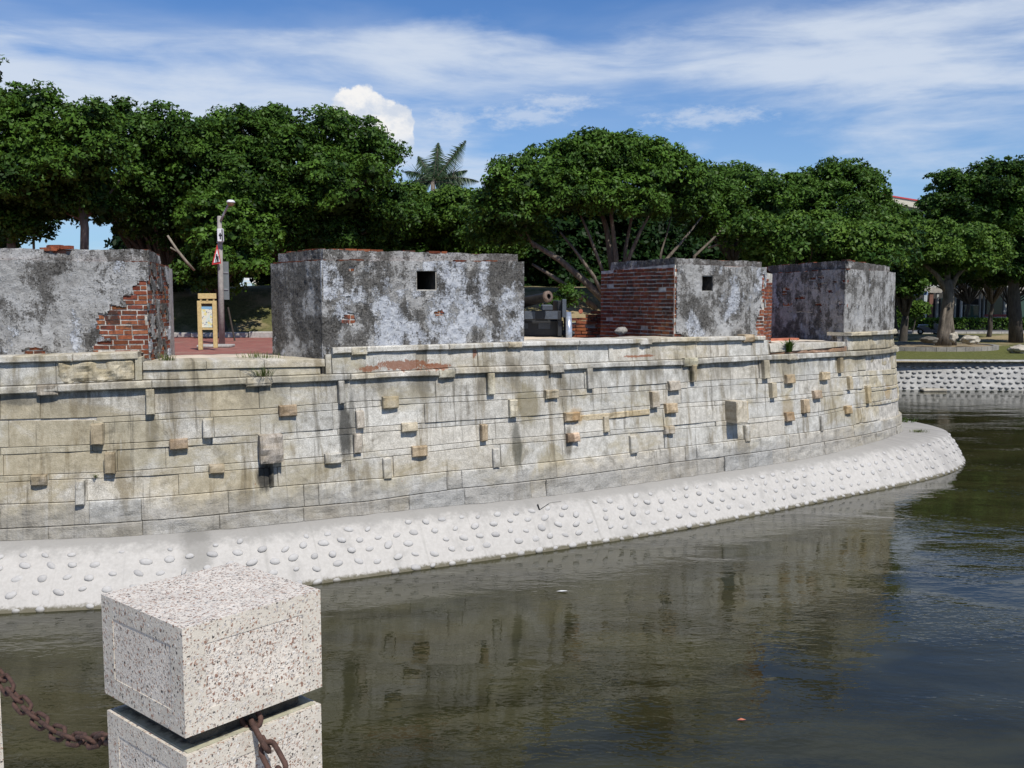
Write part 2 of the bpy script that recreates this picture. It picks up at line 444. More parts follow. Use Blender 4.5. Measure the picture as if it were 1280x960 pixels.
def make_plaster():
    """old lime plaster; object colour: r = how much black mould, g = blue-white limewash, b = overall paleness"""
    m, nb, bs = newmat('old_plaster')
    oc, rnd = objinfo(nb)
    so_ = nb.new('ShaderNodeSeparateColor'); nb.link(oc, so_.inputs[0]); MO, BL, PA = so_.outputs
    ob = coords(nb)
    g1 = nb.noise(ob, 1.7, 9, .68, .4); g2 = nb.noise(ob, 9, 6, .72); g3 = nb.noise(ob, 42, 5, .75)
    vs = nb.noise(nb.vec(ob, (5, 5, .5)), 1.0, 6, .65, .4)
    def cent(x, k): return nb.math('MULTIPLY', nb.math('SUBTRACT', x, .5), k)
    def total(*t):
        r = t[0]
        for q in t[1:]: r = nb.math('ADD', r, q)
        return r
    c = nb.mix(nb.ramp(g2, .3, .7), (.24, .235, .225), (.42, .415, .40))
    c = nb.mix(nb.math('MULTIPLY', nb.ramp(nb.noise(ob, 2.2, 6, .6, .2), .48, .62), .5), c, (.47, .47, .465))
    # limewash remnants with flaked edges
    fl = total(cent(nb.noise(nb.vec(ob, (1, 1, .8), (5, 9, 2)), 1.5, 9, .60, .4), 1.5), cent(g3, .55), cent(g2, .5), cent(BL, .6))
    wash = nb.ramp(fl, .075, .125)
    c = nb.mix(wash, c, nb.mix(nb.ramp(g2, .35, .65), (.35, .37, .41), (.51, .525, .545)))
    # black mould: a coarse field broken up by centimetre speckle
    mo = total(cent(g1, 2.3), cent(vs, 1.0), cent(g3, 1.15), cent(g2, .9), cent(MO, 1.1))
    mo = nb.math('SUBTRACT', mo, nb.math('MULTIPLY', wash, .26))
    dark = nb.ramp(mo, -.05, .13)
    c = nb.mix(nb.math('MULTIPLY', dark, .90), c, nb.mix(nb.ramp(g3, .35, .65), (.045, .042, .037), (.135, .127, .115)))
    # fine pits
    pit = nb.ramp(nb.math('ADD', nb.noise(ob, 26, 5, .8), cent(g1, .35)), .565, .66)
    c = nb.mix(nb.math('MULTIPLY', pit, .65), c, (.06, .055, .05))
    hsv = nb.new('ShaderNodeHueSaturation'); nb.link(c, hsv.inputs['Color']); nb.link(nb.math('ADD', nb.math('MULTIPLY', PA, .6), .7), hsv.inputs['Value'])
    nb.link(hsv.outputs[0], bs.inputs['Base Color'])
    bs.inputs['Roughness'].default_value = .95; bs.inputs['Specular IOR Level'].default_value = .15
    h = nb.math('ADD', nb.math('MULTIPLY', g2, .8), nb.math('ADD', nb.math('MULTIPLY', g3, .35), nb.math('SUBTRACT', nb.math('MULTIPLY', wash, .35), nb.math('MULTIPLY', pit, .6))))
    nb.link(nb.bump(h, 1.0, .035), bs.inputs['Normal'])
    return m
PLASTER = make_plaster()

def make_brick():
    m, nb, bs = newmat('red_brick')
    oc, rnd = objinfo(nb); ob = coords(nb)
    geo = nb.new('ShaderNodeNewGeometry').outputs['Position']
    n2 = nb.noise(geo, 22, 5, .7); n3 = nb.noise(geo, 2.0, 7, .7, .4); n4 = nb.noise(geo, 9, 6, .75)
    c = nb.mix(rnd, (.17, .046, .024), (.37, .125, .058))
    c = nb.mix(nb.ramp(n2, .3, .7), nb.mix(.45, c, (.07, .03, .02)), c)
    c = nb.mix(1.0, c, oc, 'MULTIPLY')
    c = nb.mix(nb.math('MULTIPLY', nb.ramp(nb.math('ADD', n3, nb.math('MULTIPLY', nb.math('SUBTRACT', n4, .5), .6)), .47, .62), .8), c, (.035, .030, .026))
    c = nb.mix(nb.math('MULTIPLY', nb.ramp(n4, .60, .70), .5), c, (.33, .31, .28))
    nb.link(c, bs.inputs['Base Color']); bs.inputs['Roughness'].default_value = .95; bs.inputs['Specular IOR Level'].default_value = .2
    nb.link(nb.bump(n2, .6, .02), bs.inputs['Normal'])
    return m
BRICK = make_brick()
MORTAR = simple('lime_mortar', (.44, .415, .37), .95, .5, 7, bump=.6, bscale=30, bdist=.02, spec=.15)
SHADE_LINING = simple('shade_dark_lining', (.085, .075, .062), .95, .5, 12, bump=.6, bscale=40)  # loophole lining; the shade of the recess is put into this dark colour
RUBBLE = simple('brick_rubble', (.24, .11, .075), .95, .6, 14, bump=.7, bscale=30, spec=.15)

def make_cement():
    m, nb, bs = newmat('pale_cement')
    ob = coords(nb); uv = nb.new('ShaderNodeUVMap').outputs[0]
    su = nb.new('ShaderNodeSeparateXYZ'); nb.link(uv, su.inputs[0]); S, V = su.outputs[0], su.outputs[1]
    n1 = nb.noise(ob, 1.8, 7, .65, .4); n2 = nb.noise(ob, 16, 6, .7)
    c = nb.mix(nb.ramp(n2, .3, .7), (.42, .402, .372), (.48, .462, .43))
    c = nb.mix(nb.math('MULTIPLY', nb.ramp(n1, .50, .68), .5), c, (.30, .29, .27))
    # grey dirt on the ledge along the top and round the far bend
    led = nb.math('MULTIPLY', nb.ramp(nb.math('ADD', V, nb.math('MULTIPLY', nb.math('SUBTRACT', nb.noise(ob, 5, 6, .72), .5), .45)), .64, .84), .72)
    c = nb.mix(led, c, (.24, .232, .215))
    bend = nb.math('MULTIPLY', nb.ramp(S, 25.5, 29.5), nb.ramp(nb.noise(nb.vec(uv, (2.4, .8, 1)), 1.5, 6, .7), .40, .62))
    c = nb.mix(nb.math('MULTIPLY', bend, .6), c, (.22, .21, .20))
    sp, zp = on_wall(243, 690)
    g = nb.math('MULTIPLY', gauss(nb, S, sp, .28), nb.ramp(V, .35, .6))
    c = nb.mix(nb.math('MULTIPLY', nb.ramp(nb.math('ADD', g, nb.math('MULTIPLY', nb.math('SUBTRACT', n2, .5), 1.0)), .35, .9), .55), c, (.15, .145, .13))
    # tide mark
    tide = nb.ramp(nb.math('ADD', V, nb.math('MULTIPLY', nb.math('SUBTRACT', n2, .5), .06)), .345, .315)
    c = nb.mix(nb.math('MULTIPLY', tide, .85), c, (.075, .065, .03))
    run = nb.ramp(nb.noise(nb.vec(uv, (8, .4, 1)), 1.0, 5, .65), .55, .75)
    c = nb.mix(nb.math('MULTIPLY', run, .42), c, (.25, .24, .215))
    nb.link(c, bs.inputs['Base Color']); bs.inputs['Roughness'].default_value = .92; bs.inputs['Specular IOR Level'].default_value = .2
    nb.link(nb.bump(nb.math('ADD', n2, nb.math('MULTIPLY', nb.noise(ob, 4, 4, .6), 1.2)), .10, .010), bs.inputs['Normal'])
    return m
CEMENT = make_cement()
def make_cobble():
    m, nb, bs = newmat('limed_cobble')
    oc, rnd = objinfo(nb)
    geo = nb.new('ShaderNodeNewGeometry').outputs['Position']
    n = nb.noise(geo, 20, 5, .7)
    c = nb.mix(nb.ramp(n, .3, .7), (.40, .39, .375), (.47, .46, .44))
    c = nb.mix(nb.math('MULTIPLY', nb.ramp(rnd, .7, 1), .35), c, (.26, .255, .25))
    sz = nb.new('ShaderNodeSeparateXYZ'); nb.link(geo, sz.inputs[0])
    c = nb.mix(nb.math('MULTIPLY', nb.ramp(sz.outputs[2], .05, .0), .85), c, (.07, .06, .035))
    nb.link(c, bs.inputs['Base Color']); bs.inputs['Roughness'].default_value = .85
    nb.link(nb.bump(n, .4, .01), bs.inputs['Normal'])
    return m
COBBLE = make_cobble()

def make_terrazzo(name, base, dens, b_str):
    m, nb, bs = newmat(name)
    ob = coords(nb)
    v = nb.new('ShaderNodeTexVoronoi'); wobv = nb.vmath('ADD', ob, nb.vmath('MULTIPLY', nb.noise(ob, 120, 3, .6, 0, True), (.012, .012, .012))); nb.link(nb.vec(wobv, (1, 1, .8)), v.inputs['Vector']); v.inputs['Scale'].default_value = 165
    v2 = nb.new('ShaderNodeTexVoronoi'); nb.link(nb.vec(wobv, (1, .85, 1), (3, 1, 2)), v2.inputs['Vector']); v2.inputs['Scale'].default_value = 265
    n = nb.noise(ob, 9, 6, .7)
    c = nb.mix(nb.ramp(n, .3, .72), tuple(q * .80 for q in base), base)
    out = c; hh = None
    for vv, k in ((v2, .8), (v, 1.0)):
        sc = nb.new('ShaderNodeSeparateColor'); nb.link(vv.outputs['Color'], sc.inputs[0])
        pick = nb.math('LESS_THAN', sc.outputs[0], dens * k)
        inside = nb.ramp(vv.outputs['Distance'], .36, .48, 1, 0)
        peb = nb.math('MULTIPLY', pick, inside)
        r = nb.new('ShaderNodeValToRGB'); nb.link(sc.outputs[1], r.inputs[0])
        el_ = r.color_ramp; el_.interpolation = 'CONSTANT'
        cols = [(.06, .052, .048), (.24, .20, .17), (.32, .20, .145), (.36, .335, .31), (.55, .51, .46), (.25, .15, .11), (.62, .59, .54), (.44, .33, .26), (.40, .30, .24)]
        el_.elements[0].position = 0; el_.elements[0].color = (*cols[0], 1); el_.elements[1].position = 1 / 9; el_.elements[1].color = (*cols[1], 1)
        for i in range(2, 9):
            e = el_.elements.new(i / 9); e.color = (*cols[i], 1)
        out = nb.mix(peb, out, r.outputs[0])
        dome = nb.math('MULTIPLY', nb.math('SUBTRACT', .5, vv.outputs['Distance']), pick)
        hh = dome if hh is None else nb.math('ADD', hh, dome)
    nb.link(out, bs.inputs['Base Color']); bs.inputs['Roughness'].default_value = .7; bs.inputs['Specular IOR Level'].default_value = .3
    nb.link(nb.bump(nb.math('ADD', hh, nb.math('MULTIPLY', nb.noise(ob, 60, 4, .6), .25)), b_str, .004), bs.inputs['Normal'])
    return m
TZ_FRAME = make_terrazzo('washed_terrazzo_frame', (.60, .55, .465), .46, .4)
TZ_PANEL = make_terrazzo('washed_terrazzo_panel', (.69, .63, .545), .58, .6)
NECK = simple('grimy_neck', (.075, .065, .05), .85, .6, 14, bump=.6, bscale=60)
m, nb, bs = newmat('moss_film')
ob = coords(nb); sp4 = nb.new('ShaderNodeSeparateXYZ'); nb.link(ob, sp4.inputs[0])
ed_ = nb.math('MAXIMUM', nb.math('ABSOLUTE', sp4.outputs[0]), nb.math('ABSOLUTE', sp4.outputs[1]))
ed_ = nb.math('ADD', ed_, nb.math('MULTIPLY', nb.math('SUBTRACT', nb.noise(ob, 40, 6, .7), .5), .06))
nb.link(nb.mix(nb.ramp(ed_, .118, .142), (.062, .056, .04), nb.mix(nb.noise(ob, 30, 4, .6), (.20, .20, .10), (.55, .52, .42))), bs.inputs['Base Color']); bs.inputs['Roughness'].default_value = .95
FILM = m
RUST = simple('rusty_iron', (.075, .040, .030), .85, .5, 60, .25, .7, 120, .003)
GUN = simple('gun_iron', (.024, .022, .021), .5, .5, 9, .5, .3, 60, .004)
MUZZLE = simple('rusted_muzzle', (.15, .105, .08), .7, .35, 18, .2, .3, 60, .004)
BLACKW = simple('black_painted_timber', (.016, .018, .022), .55, .3, 7, bump=.3, bscale=30)
GREYW = simple('grey_painted_timber', (.060, .072, .092), .6, .25, 9, bump=.3, bscale=30)
STEEL = simple('bright_steel_tyre', (.42, .46, .52), .35, .25, 12, .6)
BORE = simple('bore_black', (.004, .004, .004), .9, .1)
YELLOW = simple('yellow_timber', (.56, .43, .19), .6, .2, 14)
CONC = simple('pole_concrete', (.32, .30, .27), .85, .25, 6, bump=.3)
GALV = simple('galvanised_steel', (.30, .31, .32), .5, .2, 8, .3)
WHITEP = simple('white_paint', (.72, .73, .74), .5, .08, 8)
REDP = simple('red_paint', (.50, .035, .035), .45, .1, 8)
BLACKP = simple('black_paint', (.02, .02, .022), .5, .1, 8)
SIGNBACK = simple('grey_sign_back', (.16, .18, .185), .55, .15, 5)
ROCK = simple('pale_rock', (.38, .345, .28), .9, .35, 3, bump=.7, bscale=9, bdist=.05)
DROCK = simple('dark_rock', (.12, .11, .09), .9, .35, 3, bump=.7, bscale=9, bdist=.05)
DKERB = simple('shaded_kerb', (.22, .205, .18), .9, .35, 2, bump=.4)  # kerb concrete darkened: shade over the tree ring put into its colour
ASPH = simple('asphalt', (.085, .085, .09), .9, .2, 3, bump=.3)
KERB = simple('kerb_concrete', (.36, .34, .31), .9, .3, 3, bump=.4)
EARTH = simple('bare_earth', (.20, .155, .09), .95, .4, .8, bump=.6, bscale=6, bdist=.06)
SAND = simple('sandy_fill', (.56, .48, .38), .95, .22, 2.5, bump=.5, bscale=20)
CLAY = simple('clay_tile_edge', (.42, .14, .08), .9, .3, 6)

def make_grass(name, g0, g1, e, bias):
    m, nb, bs = newmat(name)
    ob = coords(nb)
    f = nb.noise(ob, .35, 7, .68); n2 = nb.noise(ob, 6, 5, .7)
    c = nb.mix(nb.ramp(n2, .3, .7), g0, g1)
    c = nb.mix(nb.ramp(f, bias, bias + .16), c, e)
    nb.link(c, bs.inputs['Base Color']); bs.inputs['Roughness'].default_value = .95; bs.inputs['Specular IOR Level'].default_value = .1
    nb.link(nb.bump(nb.noise(ob, 9, 5, .75), .9, .08), bs.inputs['Normal'])
    return m
GRASS = make_grass('worn_grass', (.07, .075, .028), (.15, .145, .06), (.30, .24, .14), .42)
LAWN = make_grass('mown_lawn', (.075, .085, .024), (.145, .15, .05), (.22, .19, .08), .62)
BRIGHTLAWN = make_grass('bright_lawn', (.08, .14, .02), (.16, .24, .05), (.20, .22, .06), .7)

def make_pavers():
    m, nb, bs = newmat('red_paving')
    ob = coords(nb)
    b = nb.new('ShaderNodeTexBrick'); nb.link(nb.vec(ob, (1, 1, 1), (0, 0, 0), (0, 0, R(35))), b.inputs['Vector'])
    b.inputs['Scale'].default_value = 1; b.inputs['Brick Width'].default_value = .22; b.inputs['Row Height'].default_value = .11; b.inputs['Mortar Size'].default_value = .006
    b.inputs['Color1'].default_value = (.20, .065, .05, 1); b.inputs['Color2'].default_value = (.29, .10, .075, 1); b.inputs['Mortar'].default_value = (.16, .11, .09, 1)
    c = nb.mix(nb.math('MULTIPLY', nb.ramp(nb.noise(ob, .8, 6, .65), .5, .7), .5), b.outputs[0], (.26, .17, .13))
    nb.link(c, bs.inputs['Base Color']); bs.inputs['Roughness'].default_value = .9
    return m
PAVERS = make_pavers()

def make_water():
    m, nb, bs = newmat('moat_water')
    ob = coords(nb)
    # murky body, a little greener where the shallows let the bed show
    n = nb.noise(nb.vec(ob, (.6, 1.2, 1)), .8, 5, .6, .5)
    c = nb.mix(nb.ramp(n, .35, .65), (.018, .018, .0075), (.034, .033, .0135))
    nb.link(c, bs.inputs['Base Color'])
    bs.inputs['Roughness'].default_value = .015; bs.inputs['IOR'].default_value = 1.333
    calm = nb.ramp(nb.noise(nb.vec(ob, (.5, 1.0, 1), (3.3, 1, 0)), .55, 3, .5, .3), .40, .60, .22, 1.0)
    w1 = nb.noise(nb.vec(ob, (1.0, 2.0, 1), (0, 0, 0), (0, 0, R(-24))), 3.4, 1.0, .4, .6)
    w2 = nb.noise(nb.vec(ob, (1.2, 2.2, 1), (5, 2, 0), (0, 0, R(14))), 8.5, .6, .4, .5)
    w3 = nb.noise(nb.vec(ob, (1.0, 1.5, 1), (1, 8, 0), (0, 0, R(-8))), 1.0, 1.0, .4, .2)
    h = nb.math('ADD', nb.math('ADD', nb.math('MULTIPLY', w1, .60), nb.math('MULTIPLY', w2, .30)), nb.math('MULTIPLY', w3, 1.2))
    h = nb.math('MULTIPLY', h, calm)
    nb.link(nb.bump(h, 1.0, .0088), bs.inputs['Normal'])
    return m
WATER = make_water()

def make_leaf(name, dark, light, gloss=.35, trans=.16):
    m, nb, bs = newmat(name)
    at = nb.new('ShaderNodeAttribute', attribute_name='tint')
    c = nb.mix(at.outputs['Fac'], dark, light)
    nb.link(c, bs.inputs['Base Color']); bs.inputs['Roughness'].default_value = .5; bs.inputs['Specular IOR Level'].default_value = gloss
    tr = nb.new('ShaderNodeBsdfTranslucent'); nb.link(nb.mix(.5, c, (.14, .20, .02)), tr.inputs[0])
    mx = nb.new('ShaderNodeMixShader'); mx.inputs[0].default_value = trans
    nb.link(bs.outputs[0], mx.inputs[1]); nb.link(tr.outputs[0], mx.inputs[2])
    nb.link(mx.outputs[0], nb.n['Material Output'].inputs[0])
    return m
LEAF_D = make_leaf('banyan_leaf', (.011, .032, .006), (.080, .160, .021), .15)
LEAF_L = make_leaf('bright_leaf', (.022, .060, .009), (.115, .20, .028), .15)
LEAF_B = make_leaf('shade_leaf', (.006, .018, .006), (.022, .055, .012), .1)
PALM = make_leaf('palm_leaf', (.022, .05, .022), (.075, .12, .05), .4)
WEED = make_leaf('weed_leaf', (.07, .10, .025), (.17, .20, .06), .2)
def make_bark(name, a, b):
    m, nb, bs = newmat(name)
    ob = coords(nb)
    n = nb.noise(nb.vec(ob, (1, 1, .25)), 7, 6, .7); n2 = nb.noise(ob, 1.3, 4, .6)
    c = nb.mix(nb.ramp(n, .3, .7), a, b); c = nb.mix(nb.math('MULTIPLY', nb.ramp(n2, .5, .7), .5), c, (.03, .028, .02))
    nb.link(c, bs.inputs['Base Color']); bs.inputs['Roughness'].default_value = .95
    nb.link(nb.bump(n, .8, .05), bs.inputs['Normal'])
    return m
BARK = make_bark('grey_bark', (.07, .055, .042), (.19, .16, .125))
DARKBARK = make_bark('dark_bark', (.030, .025, .020), (.085, .072, .058))
PALEBARK = make_bark('pale_dead_wood', (.14, .12, .09), (.28, .245, .19))

# ------------------------------------------------------------------ ground, water, land
def sheet(name, quads, mat, kind='structure'):
    vs = []; fs = []
    for q in quads:
        b = len(vs); vs += q; fs.append(tuple(range(b, b + len(q))))
    return tag(part(name, vs, fs, mat), kind=kind)
B = 3000
sheet('ground', [[(-B, 46.6, 1.30), (-B, B, 1.30), (B, B, 1.30), (B, 46.6, 1.30)],
                 [(-B, -B, 1.30), (-B, 46.6, 1.30), (-60, 46.6, 1.30), (-60, -B, 1.30)],
                 [(60, -B, 1.30), (60, 46.6, 1.30), (B, 46.6, 1.30), (B, -B, 1.30)],
                 [(-60, -B, 1.30), (-60, -30, 1.30), (60, -30, 1.30), (60, -B, 1.30)]], GRASS)
sheet('water', [[(-60, -30, 0), (60, -30, 0), (60, 48, 0), (-60, 48, 0)]], WATER)
mb = MB(); mb.box((0, -14.0, 1.30), (119, 31.4, 3.2))          # near bank, top 2.9, edge at Y = 1.7
tag(mb.build('near_bank', KERB), kind='structure')
# edge of the near bank carries the bollards
mb = MB(); mb.box((-1.2, 2.35, 1.22), (12, 1.25, 3.36)); tag(mb.build('bank_kerb', KERB), kind='structure')

# fort interior: red paving, then the grassy bank with the trees
inner = [wall_pt(s, Z0, -1.2) for s in np.linspace(0.2, S_END - .2, 60)]
poly = [(p.x, p.y, 2.98) for p in inner]
poly += [(7.5, 37.0, 2.98), (-60, 37.0, 2.98), (-60, 16, 2.98)]
tag(part('pavement', poly, [tuple(range(len(poly)))], PAVERS), kind='structure')
def mound_h(x, y):
    t = min(max((y - 35.6) / 5.6, 0), 1); t = t * t * (3 - 2 * t)
    e = min(max((11.0 - x) / 4.5, 0), 1); e = e * e * (3 - 2 * e)
    return 1.25 + (1.71 + t * 1.9 + .22 * noise.noise(Vector((x * .35, y * .35, 0))) * t) * e
gx = np.linspace(-62, 11.2, 110); gy = np.concatenate([np.linspace(35.6, 46, 30), np.linspace(47, 75, 12)])
vs = [(x, y, mound_h(x, y)) for y in gy for x in gx]
fs = [(j * len(gx) + i, j * len(gx) + i + 1, (j + 1) * len(gx) + i + 1, (j + 1) * len(gx) + i) for j in range(len(gy) - 1) for i in range(len(gx) - 1)]
tag(part('grass_bank', vs, fs, GRASS, smooth=True), kind='structure')
# low stone edging at the foot of the bank
kt = thing('stone_edging', 'low grey stone edging along the foot of the shaded grass bank behind the lamp post', 'kerb', (-9, 35.4, 2.98))
for k in range(14):
    x = -16.5 + k * 1.05
    MB().box((x, 35.35 + .05 * math.sin(k * 2.1), 3.07), (1.02, .35, .22 + .05 * math.sin(k)), bev=.03).build('edging_stone', KERB, kt)
# light patch of lawn seen far under the trees
sheet('lawn', [[(-18, 62, 4.92), (-18, 85, 6.1), (-6, 85, 6.1), (-6, 62, 4.92)]], BRIGHTLAWN)

# ------------------------------------------------------------------ apron (sloping cement skirt with cobbles)
FOOT_PTS = [(-15.5, 13.3), (-12, 13.1), (-9.3, 13.15), (-7.28, 13.3), (-5.14, 13.72), (-3.04, 14.72), (.28, 16.45), (3.25, 18.2), (6.19, 20.3), (8.59, 22.05), (10.22, 23.3), (11.55, 24.6), (12.45, 26.1), (12.7, 27.6), (12.4, 29.6), (11.4, 32.2), (10, 34.6)]
LIP_PTS = [(-15.5, 14.3), (-12, 14.0), (-9.6, 13.92), (-7.5, 14.06), (-5.45, 14.42), (-3.9, 14.98), (-1.75, 16.1), (.70, 17.22), (3.65, 19.15), (5.95, 20.75), (7.9, 22.3), (9.2, 23.4), (11.0, 25.0), (11.95, 26.1), (12.28, 27.4), (12.0, 29.3), (11.0, 31.9), (9.6, 34.3)]
NA = 300
FC, FS = catmull(FOOT_PTS, NA); LC, LS = catmull(LIP_PTS, NA)
WB = np.array([[p.x, p.y] for p in [wall_pt(s, Z0, .05) for s in np.linspace(0, S_END, NA)]])
# match stations: nearest foot/lip point for each wall station, kept monotone
def match(curve, ref):
    idx = [int(np.argmin(((curve - r) ** 2).sum(1))) for r in ref]
    idx = np.maximum.accumulate(idx).astype(float)
    k = np.ones(21) / 21
    pad = np.concatenate([np.full(10, idx[0]), idx, np.full(10, idx[-1])])
    return np.convolve(pad, k, 'valid')
def samp(curve, fi):
    i = np.arange(len(curve))
    return np.stack([np.interp(fi, i, curve[:, 0]), np.interp(fi, i, curve[:, 1])], 1)
LM = samp(LC, match(LC, WB)); FM = samp(FC, match(FC, LM))
ZL = .74
def apron_rows(i):
    f, l, b = FM[i], LM[i], WB[i]
    out = []
    for v in (-.35, 0, .25, .5, .75, .93, 1.0):
        p = f + (l - f) * v
        bulge = .05 * math.sin(max(v, 0) * math.pi)
        out.append((p[0], p[1], ZL * v + bulge - (.012 if v == 1 else 0)))
    for v in (.35, 1.0, 1.5):
        p = l + (b - l) * v
        out.append((p[0], p[1], ZL + (Z0 - ZL) * min(v, 1) + .012))
    return out
vs = []; uv = []
vpar = [0.0, .3, .42, .54, .66, .74, .78, .86, .98, 1.0]
arclen = np.linspace(0, S_END, NA)
for i in range(NA):
    for r, (x, y, z) in enumerate(apron_rows(i)):
        nz = .010 * noise.noise(Vector((x * .7, y * .7, z)))
        vs.append((x, y, z + nz)); uv.append((arclen[i], vpar[r]))
NR = 10
fs = [(i * NR + r, (i + 1) * NR + r, (i + 1) * NR + r + 1, i * NR + r + 1) for i in range(NA - 1) for r in range(NR - 1)]
apron = thing('cement_apron', 'sloping pale cement apron studded with rounded cobbles at the foot of the fort wall', 'apron', (0.5, 17, 0))
part('slope', vs, fs, CEMENT, apron, smooth=True, uv=uv)
def slope_pt(fi, v):
    f = samp(FM, np.array([fi]))[0]; l = samp(LM, np.array([fi]))[0]
    p = f + (l - f) * v
    return Vector((p[0], p[1], ZL * v + .05 * math.sin(max(v, 0) * math.pi)))
cob_me = []
for k in range(6):
    m_ = MB().blob((0, 0, 0), (1, .80, .48), 2, .14, k, 1.3)
    me = mesh_data('cobble', m_.v, m_.f, True); me.materials.append(COBBLE); cob_me.append(me)
cobs = []
for row in range(5):
    v = .045 + row * .205
    acc = random.random() * .3
    L = 0.0; i = 0.0
    while i < NA - 4:
        p = slope_pt(i, v)
        q = slope_pt(min(i + 1, NA - 1.01), v); step = max((q - p).length, 1e-3)
        adv = random.uniform(.29, .38)
        i += adv / step
        if i >= NA - 3: break
        if random.random() < (.05 if row != 4 else .25): continue
        vv = v + random.uniform(-.03, .03)
        if row == 0: vv = random.uniform(.01, .05)
        p = slope_pt(i, vv); a = slope_pt(i + .5, vv); b = slope_pt(i, vv + .05)
        t = (a - p).normalized(); u = (b - p).normalized(); n = t.cross(u).normalized()
        if n.z < 0: n = -n
        r = random.uniform(.054, .086) * (.85 if row > 3 else 1.0)
        M = Matrix((t, n.cross(t), n)).transposed().to_4x4() @ Matrix.Rotation(random.gauss(0, .35), 4, 'Z') @ Matrix.Diagonal((r * random.uniform(.85, 1.25), r * random.uniform(.8, 1.0), r * random.uniform(.7, 1.0), 1))
        M.translation = p + n * r * random.uniform(-.12, .08)
        dist = (p - Vector((0, 0, EYE))).length
        cobs.append((dist if -9.5 < p.x else 99, M))
cobs.sort(key=lambda c: c[0])
for d_, M in cobs[:300]:
    o = link('cobble', random.choice(cob_me), None, apron, world=False)
    T = M.copy(); T.translation -= Vector(apron.location); o.matrix_local = T
ck = [(670, 634), (674, 640), (679, 643), (682, 650), (687, 655), (690, 662)]
cw = []
for x_, y_ in ck:
    zz_ = .6
    for _ in range(12):                       # where the ray meets the slope
        p_ = at_z(x_, y_, zz_); ii = int(np.argmin(((FM + (LM - FM) * (zz_ / ZL) - np.array([p_.x, p_.y])) ** 2).sum(1)))
        n_ = LM[ii] - FM[ii]; v_ = float(np.dot(np.array([p_.x, p_.y]) - FM[ii], n_) / np.dot(n_, n_)); zz_ += .5 * (ZL * min(max(v_, 0), 1) - zz_)
    q_ = slope_pt(float(ii), min(max(v_, 0), 1)); cw.append(q_ + Vector((.004, -.006, .012)))
cv = []
for i_, p_ in enumerate(cw):
    w_ = .012 * (1.1 - .6 * i_ / 5); cv += [p_ + Vector((-w_, 0, -.004)), p_ + Vector((w_, 0, .004))]
part('crack', cv, [(2 * i_, 2 * i_ + 1, 2 * i_ + 3, 2 * i_ + 2) for i_ in range(5)], BORE, apron)
rest = MB()
small = MB().blob((0, 0, 0), (1, .78, .55), 1, .16, 2, 1.3)
for d_, M in cobs[300:]:
    rest.add([M @ Vector(v) for v in small.v], small.f)
if rest.v:
    tag(rest.build('cobbles', COBBLE, apron, True), kind='stuff')

# ------------------------------------------------------------------ fort wall: every stone a part
wall = thing('fort_wall', 'battered granite bastion wall of long pale blocks and jutting header stones above the moat', 'wall', (0.5, 17.5, Z0))
RUIN = sx(1052)
def stone(name, s0, s1, zb, zt, proud=0.0,  rough=.004, color=(1, 1, 1), depth=.13, gap=.0025, bev=.006, nr=1, rag=0.0, back=None, step=.28, tilt=0.0, seed=None, fq=1.0):
    """one block laid on the wall surface; zb, zt are heights along the wall"""
    s0 += gap; s1 -= gap
    if s0 > RUIN and name == 'block': proud += random.uniform(-.075, .03); rough = .020; bev = .022; gap = .006; nr = max(nr, 3); step = .14
    if s1 - s0 < .02: return
    L = s1 - s0
    bev = min(bev, L * .25)
    n = max(1, int(L / step))
    ss = [s0] + [s0 + bev + (L - 2 * bev) * k / n for k in range(n + 1)] + [s1]
    sd = random.random() * 50 if seed is None else seed
    rows = nr + 3
    vs = []; uv = []
    for i, s in enumerate(ss):
        b = zb(s) + gap * 1.7; t = zt(s) - gap * 1.7
        if rag:
            b -= rag * (.5 + .9 * noise.noise(Vector((s * 3.1, sd, 1)))) ; 
        hb = min(bev, (t - b) * .25)
        zs = [b] + [b + hb + (t - b - 2 * hb) * k / nr for k in range(nr + 1)] + [t]
        zs = zs[:1] + zs[1:-1] + zs[-1:]
        for j, z in enumerate(zs):
            edge = i in (0, len(ss) - 1) or j in (0, len(zs) - 1)
            q = proud + rough * (noise.noise(Vector((s * 4 * fq, z * 6 * fq, sd))) * 1.6 + (.7 if step > .2 or step < .065 else .15) * noise.noise(Vector((s * 13, z * 13, sd + 9)))) + tilt * ((z - b) / max(t - b, .01) - .5)
            if edge: q -= bev * random.uniform(.6, 1.3)
            vs.append(wall_pt(s + (0 if edge else random.uniform(-.3, .3) * bev), z, q)); uv.append((s, z))
    R_ = rows; C_ = len(ss)
    fs = [(i * R_ + j, (i + 1) * R_ + j, (i + 1) * R_ + j + 1, i * R_ + j + 1) for i in range(C_ - 1) for j in range(R_ - 1)]
    ring = [i * R_ for i in range(C_)] + [(C_ - 1) * R_ + j for j in range(1, R_)] + [i * R_ + R_ - 1 for i in range(C_ - 2, -1, -1)] + [j for j in range(R_ - 2, 0, -1)]
    base = len(vs); bk = -depth if back is None else -back
    for r in ring:
        s, z = uv[r]; vs.append(wall_pt(s, z, bk)); uv.append((s, z))
    m = len(ring)
    fs += [(ring[k], base + k, base + (k + 1) % m, ring[(k + 1) % m]) for k in range(m)]
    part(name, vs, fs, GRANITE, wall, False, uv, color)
def tint(a=.05, warm=.022):
    g = random.uniform(1 - a, 1 + a); h = random.uniform(-warm, warm)
    return (g * (1 + h), g, g * (1 - h * 1.5))
